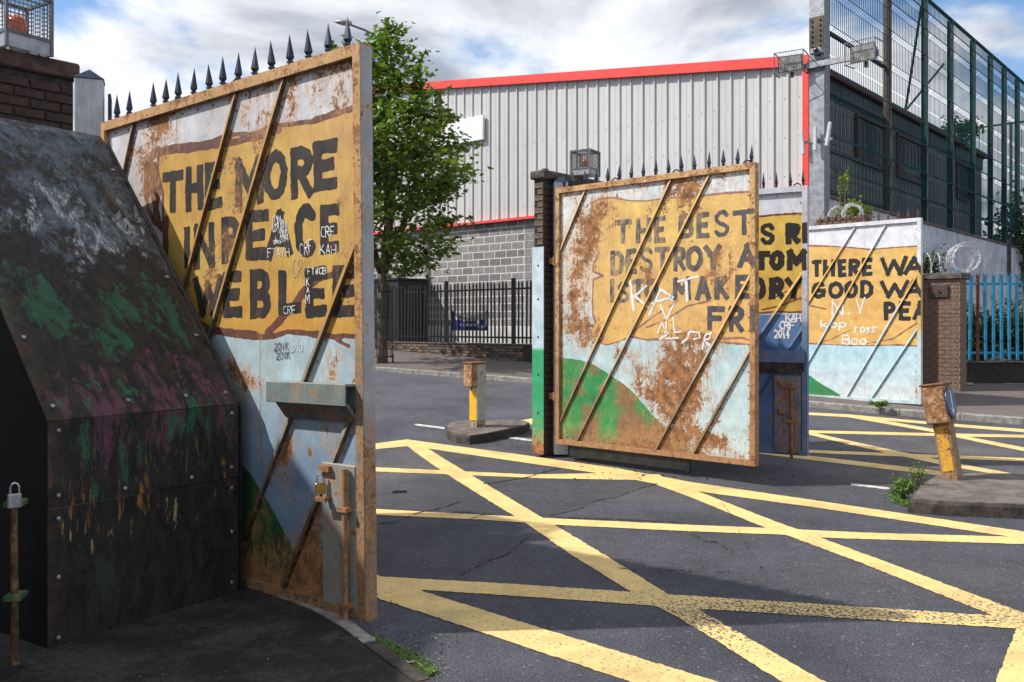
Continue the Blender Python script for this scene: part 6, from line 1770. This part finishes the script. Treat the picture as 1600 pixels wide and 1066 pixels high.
m = MB(); m.box(qx + .03, qx + .30, -.056, -.051, 2.13, 2.30); m.build('plaque_face', M['darkcoping'], pq)
m = MB(); m.lathe([(.02, 0), (.015, -.02)], n=8, axis='y', o=(qx + .19, -.056, 2.19)); m.build('plaque_knob', M['dark'], pq)
# pier behind the pale gate with crumbled top
p4 = Vector((.343 * 16.9, 16.9, 0))
q4 = empty('brick_pier', p4 - AX * .1, GRID_ROT, 'worn brick pier with crumbling top rising behind the pale gate', 'pier')
m = MB(); m.box(0, .95, 0, .4, .4, 3.52); m.build('pier_body', M['brownbrick'], q4)
for k in range(7):
    m = MB(); x = .02 + k * .135; h = random.uniform(.06, .12); m.cbox(x, x + .115, .02, .36, 3.521, 3.521 + h, .02); m.build('brick', M['pierbrick'], q4)
# blue palisade fence with one rusted pale
bf = palisade(Vector((8.72, 17.55, 0)), R(0), 4.6, 28, .35, .86, .90, 2.60, 'bright blue steel palisade fence beside the brick pillar', 'fence', M['bluepale'], M['bluepale'], .155,
         ([M['islandside']], M['mortar'], M['islandside']), 'dark low wall under the blue palisade fence', [.05, 2.8], pale_w=.07, special=((2,), M['rustpale']), tip='tri')
m = MB(); m.box(-.03, .03, -.03, .03, .8, 3.35); m.build('steel_post', M['dark'], label='plain dark steel post standing behind the blue palisade fence', cat='post', loc=(10.15, 18.3, 0))
for (x, y, s, r_) in ((1513, 592, .14, .3), (1558, 594, .15, -.1), (1597, 594, .14, .2), (1509, 602, .12, .1)):
    p = ground_pt(x, y, .1); m = MB(); m.cbox(-s, s, -.06, .06, 0, .05, .012)
    m.build('loose_block', M['kerb'], label={1513: 'loose pale block at the foot of the wall by the pillar', 1558: 'loose pale block below the middle of the blue fence', 1597: 'loose pale block at the right picture edge below the blue fence', 1509: 'flat loose slab at the foot of the brick pillar'}[x], cat='block', group='loose blocks along the wall foot', loc=(p.x, p.y, p.z), rz=r_)
# razor wire coils
def razor(loc, r, turns, L, rz, label, seed, squash=1.0):
    rnd = random.Random(seed); pts = []
    n = turns * 22
    for i in range(n + 1):
        a = 2 * math.pi * i / 22; rr_ = r * (1 + .10 * math.sin(i * .37) + .06 * math.sin(i * .11 + seed))
        pts.append(Vector((L * i / n - L / 2 + .015 * math.sin(i * .9), rr_ * math.cos(a), rr_ * math.sin(a) * squash + r)))
    g = empty('razor_wire', loc, rz, label, 'razor wire', 'coils of razor wire')
    m = MB(); m.tube(pts, .0055, 4); m.build('coil', M['plastic'], g)
    m = MB()
    for i in range(0, n):
        p = pts[i]; d = (pts[min(i + 1, n)] - p).normalized()
        for q in (0, .5):
            c = p + d * q * .05; u = Vector((rnd.uniform(-1, 1), rnd.uniform(-1, 1), rnd.uniform(-1, 1))).cross(d).normalized() * .036
            m.add([c - u - d * .012, c + d * .006, c + u - d * .012, c - d * .004], [(0, 1, 2, 3)])
    m.build('barbs', M['plastic'], g, kind='stuff')
razor((8.28, 16.45, 2.56), .25, 6, .34, R(95), 'round coil of razor wire standing on the brick pillar cap', 1)
razor((7.45, 16.75, 2.50), .22, 7, 1.1, R(-20), 'tangled razor wire in the shrub behind the pale gate', 2)
razor((6.45, 16.95, 3.52), .17, 5, .30, R(60), 'right loop of razor wire on the crumbling pier', 3)
razor((6.15, 16.95, 3.52), .15, 3, .20, R(80), 'left loop of razor wire on the crumbling pier', 4)
# growth on the right
shrub((7.65, 16.95, 2.2), .60, .35, .85, 1500, 'tangled dark shrub growing above the brick pillar', 'ivy', seed=11, stems=26, size=(.02, .045))
shrub((6.85, 18.0, 3.55), .45, .3, .55, 900, 'green shrub growing behind the crumbling pier', 'yleaf', seed=12, stems=16, size=(.02, .045))
shrub((6.75, 18.3, 3.7), .16, .16, 1.05, 200, 'single upright sprig rising behind the crumbling pier', 'yleaf', seed=13, stems=5, size=(.02, .04))
for k, (x, y, w_, h_, lf, lb) in enumerate(((9.6, 18.6, .8, 1.5, 'ivy', 'dark shrub behind the left half of the blue fence'), (10.6, 18.7, .8, 1.45, 'ivy', 'dark leafy shrub behind the middle of the blue fence'), (11.4, 18.4, .6, 1.35, 'yleaf', 'yellow green shrub behind the blue fence at the right edge'), (12.6, 19, .9, 1.7, 'ivy', 'dark shrub at the right end of the blue fence'))):
    shrub((x, y, float(terrain(y)) + .1), w_, .5, h_, 2400, lb, lf, seed=20 + k, stems=26, size=(.03, .06))
px_ = F0 + SD * 12.9 + AX * -.6
shrub((px_.x, px_.y, 7.3), .9, .6, 1.0, 700, 'wild sprawling plant growing on the far end of the warehouse roof', 'ivy', seed=31, stems=16, size=(.04, .09))
for k, (t_, off, h_, lb) in enumerate(((19, 4.5, 4.6, 'dark bushy tree behind the mesh fence at the right picture edge'), (24, 8, 5.0, 'farther dark bushy tree behind the mesh fence'))):
    p = F0 + SD * t_ - AX * off * -.2
    shrub((p.x - .8, p.y, 2.0), 2.2, 1.6, h_ - .4, 2600, lb, 'ivy', seed=41 + k, stems=30, size=(.07, .14), name='bushy_tree', cat='tree')
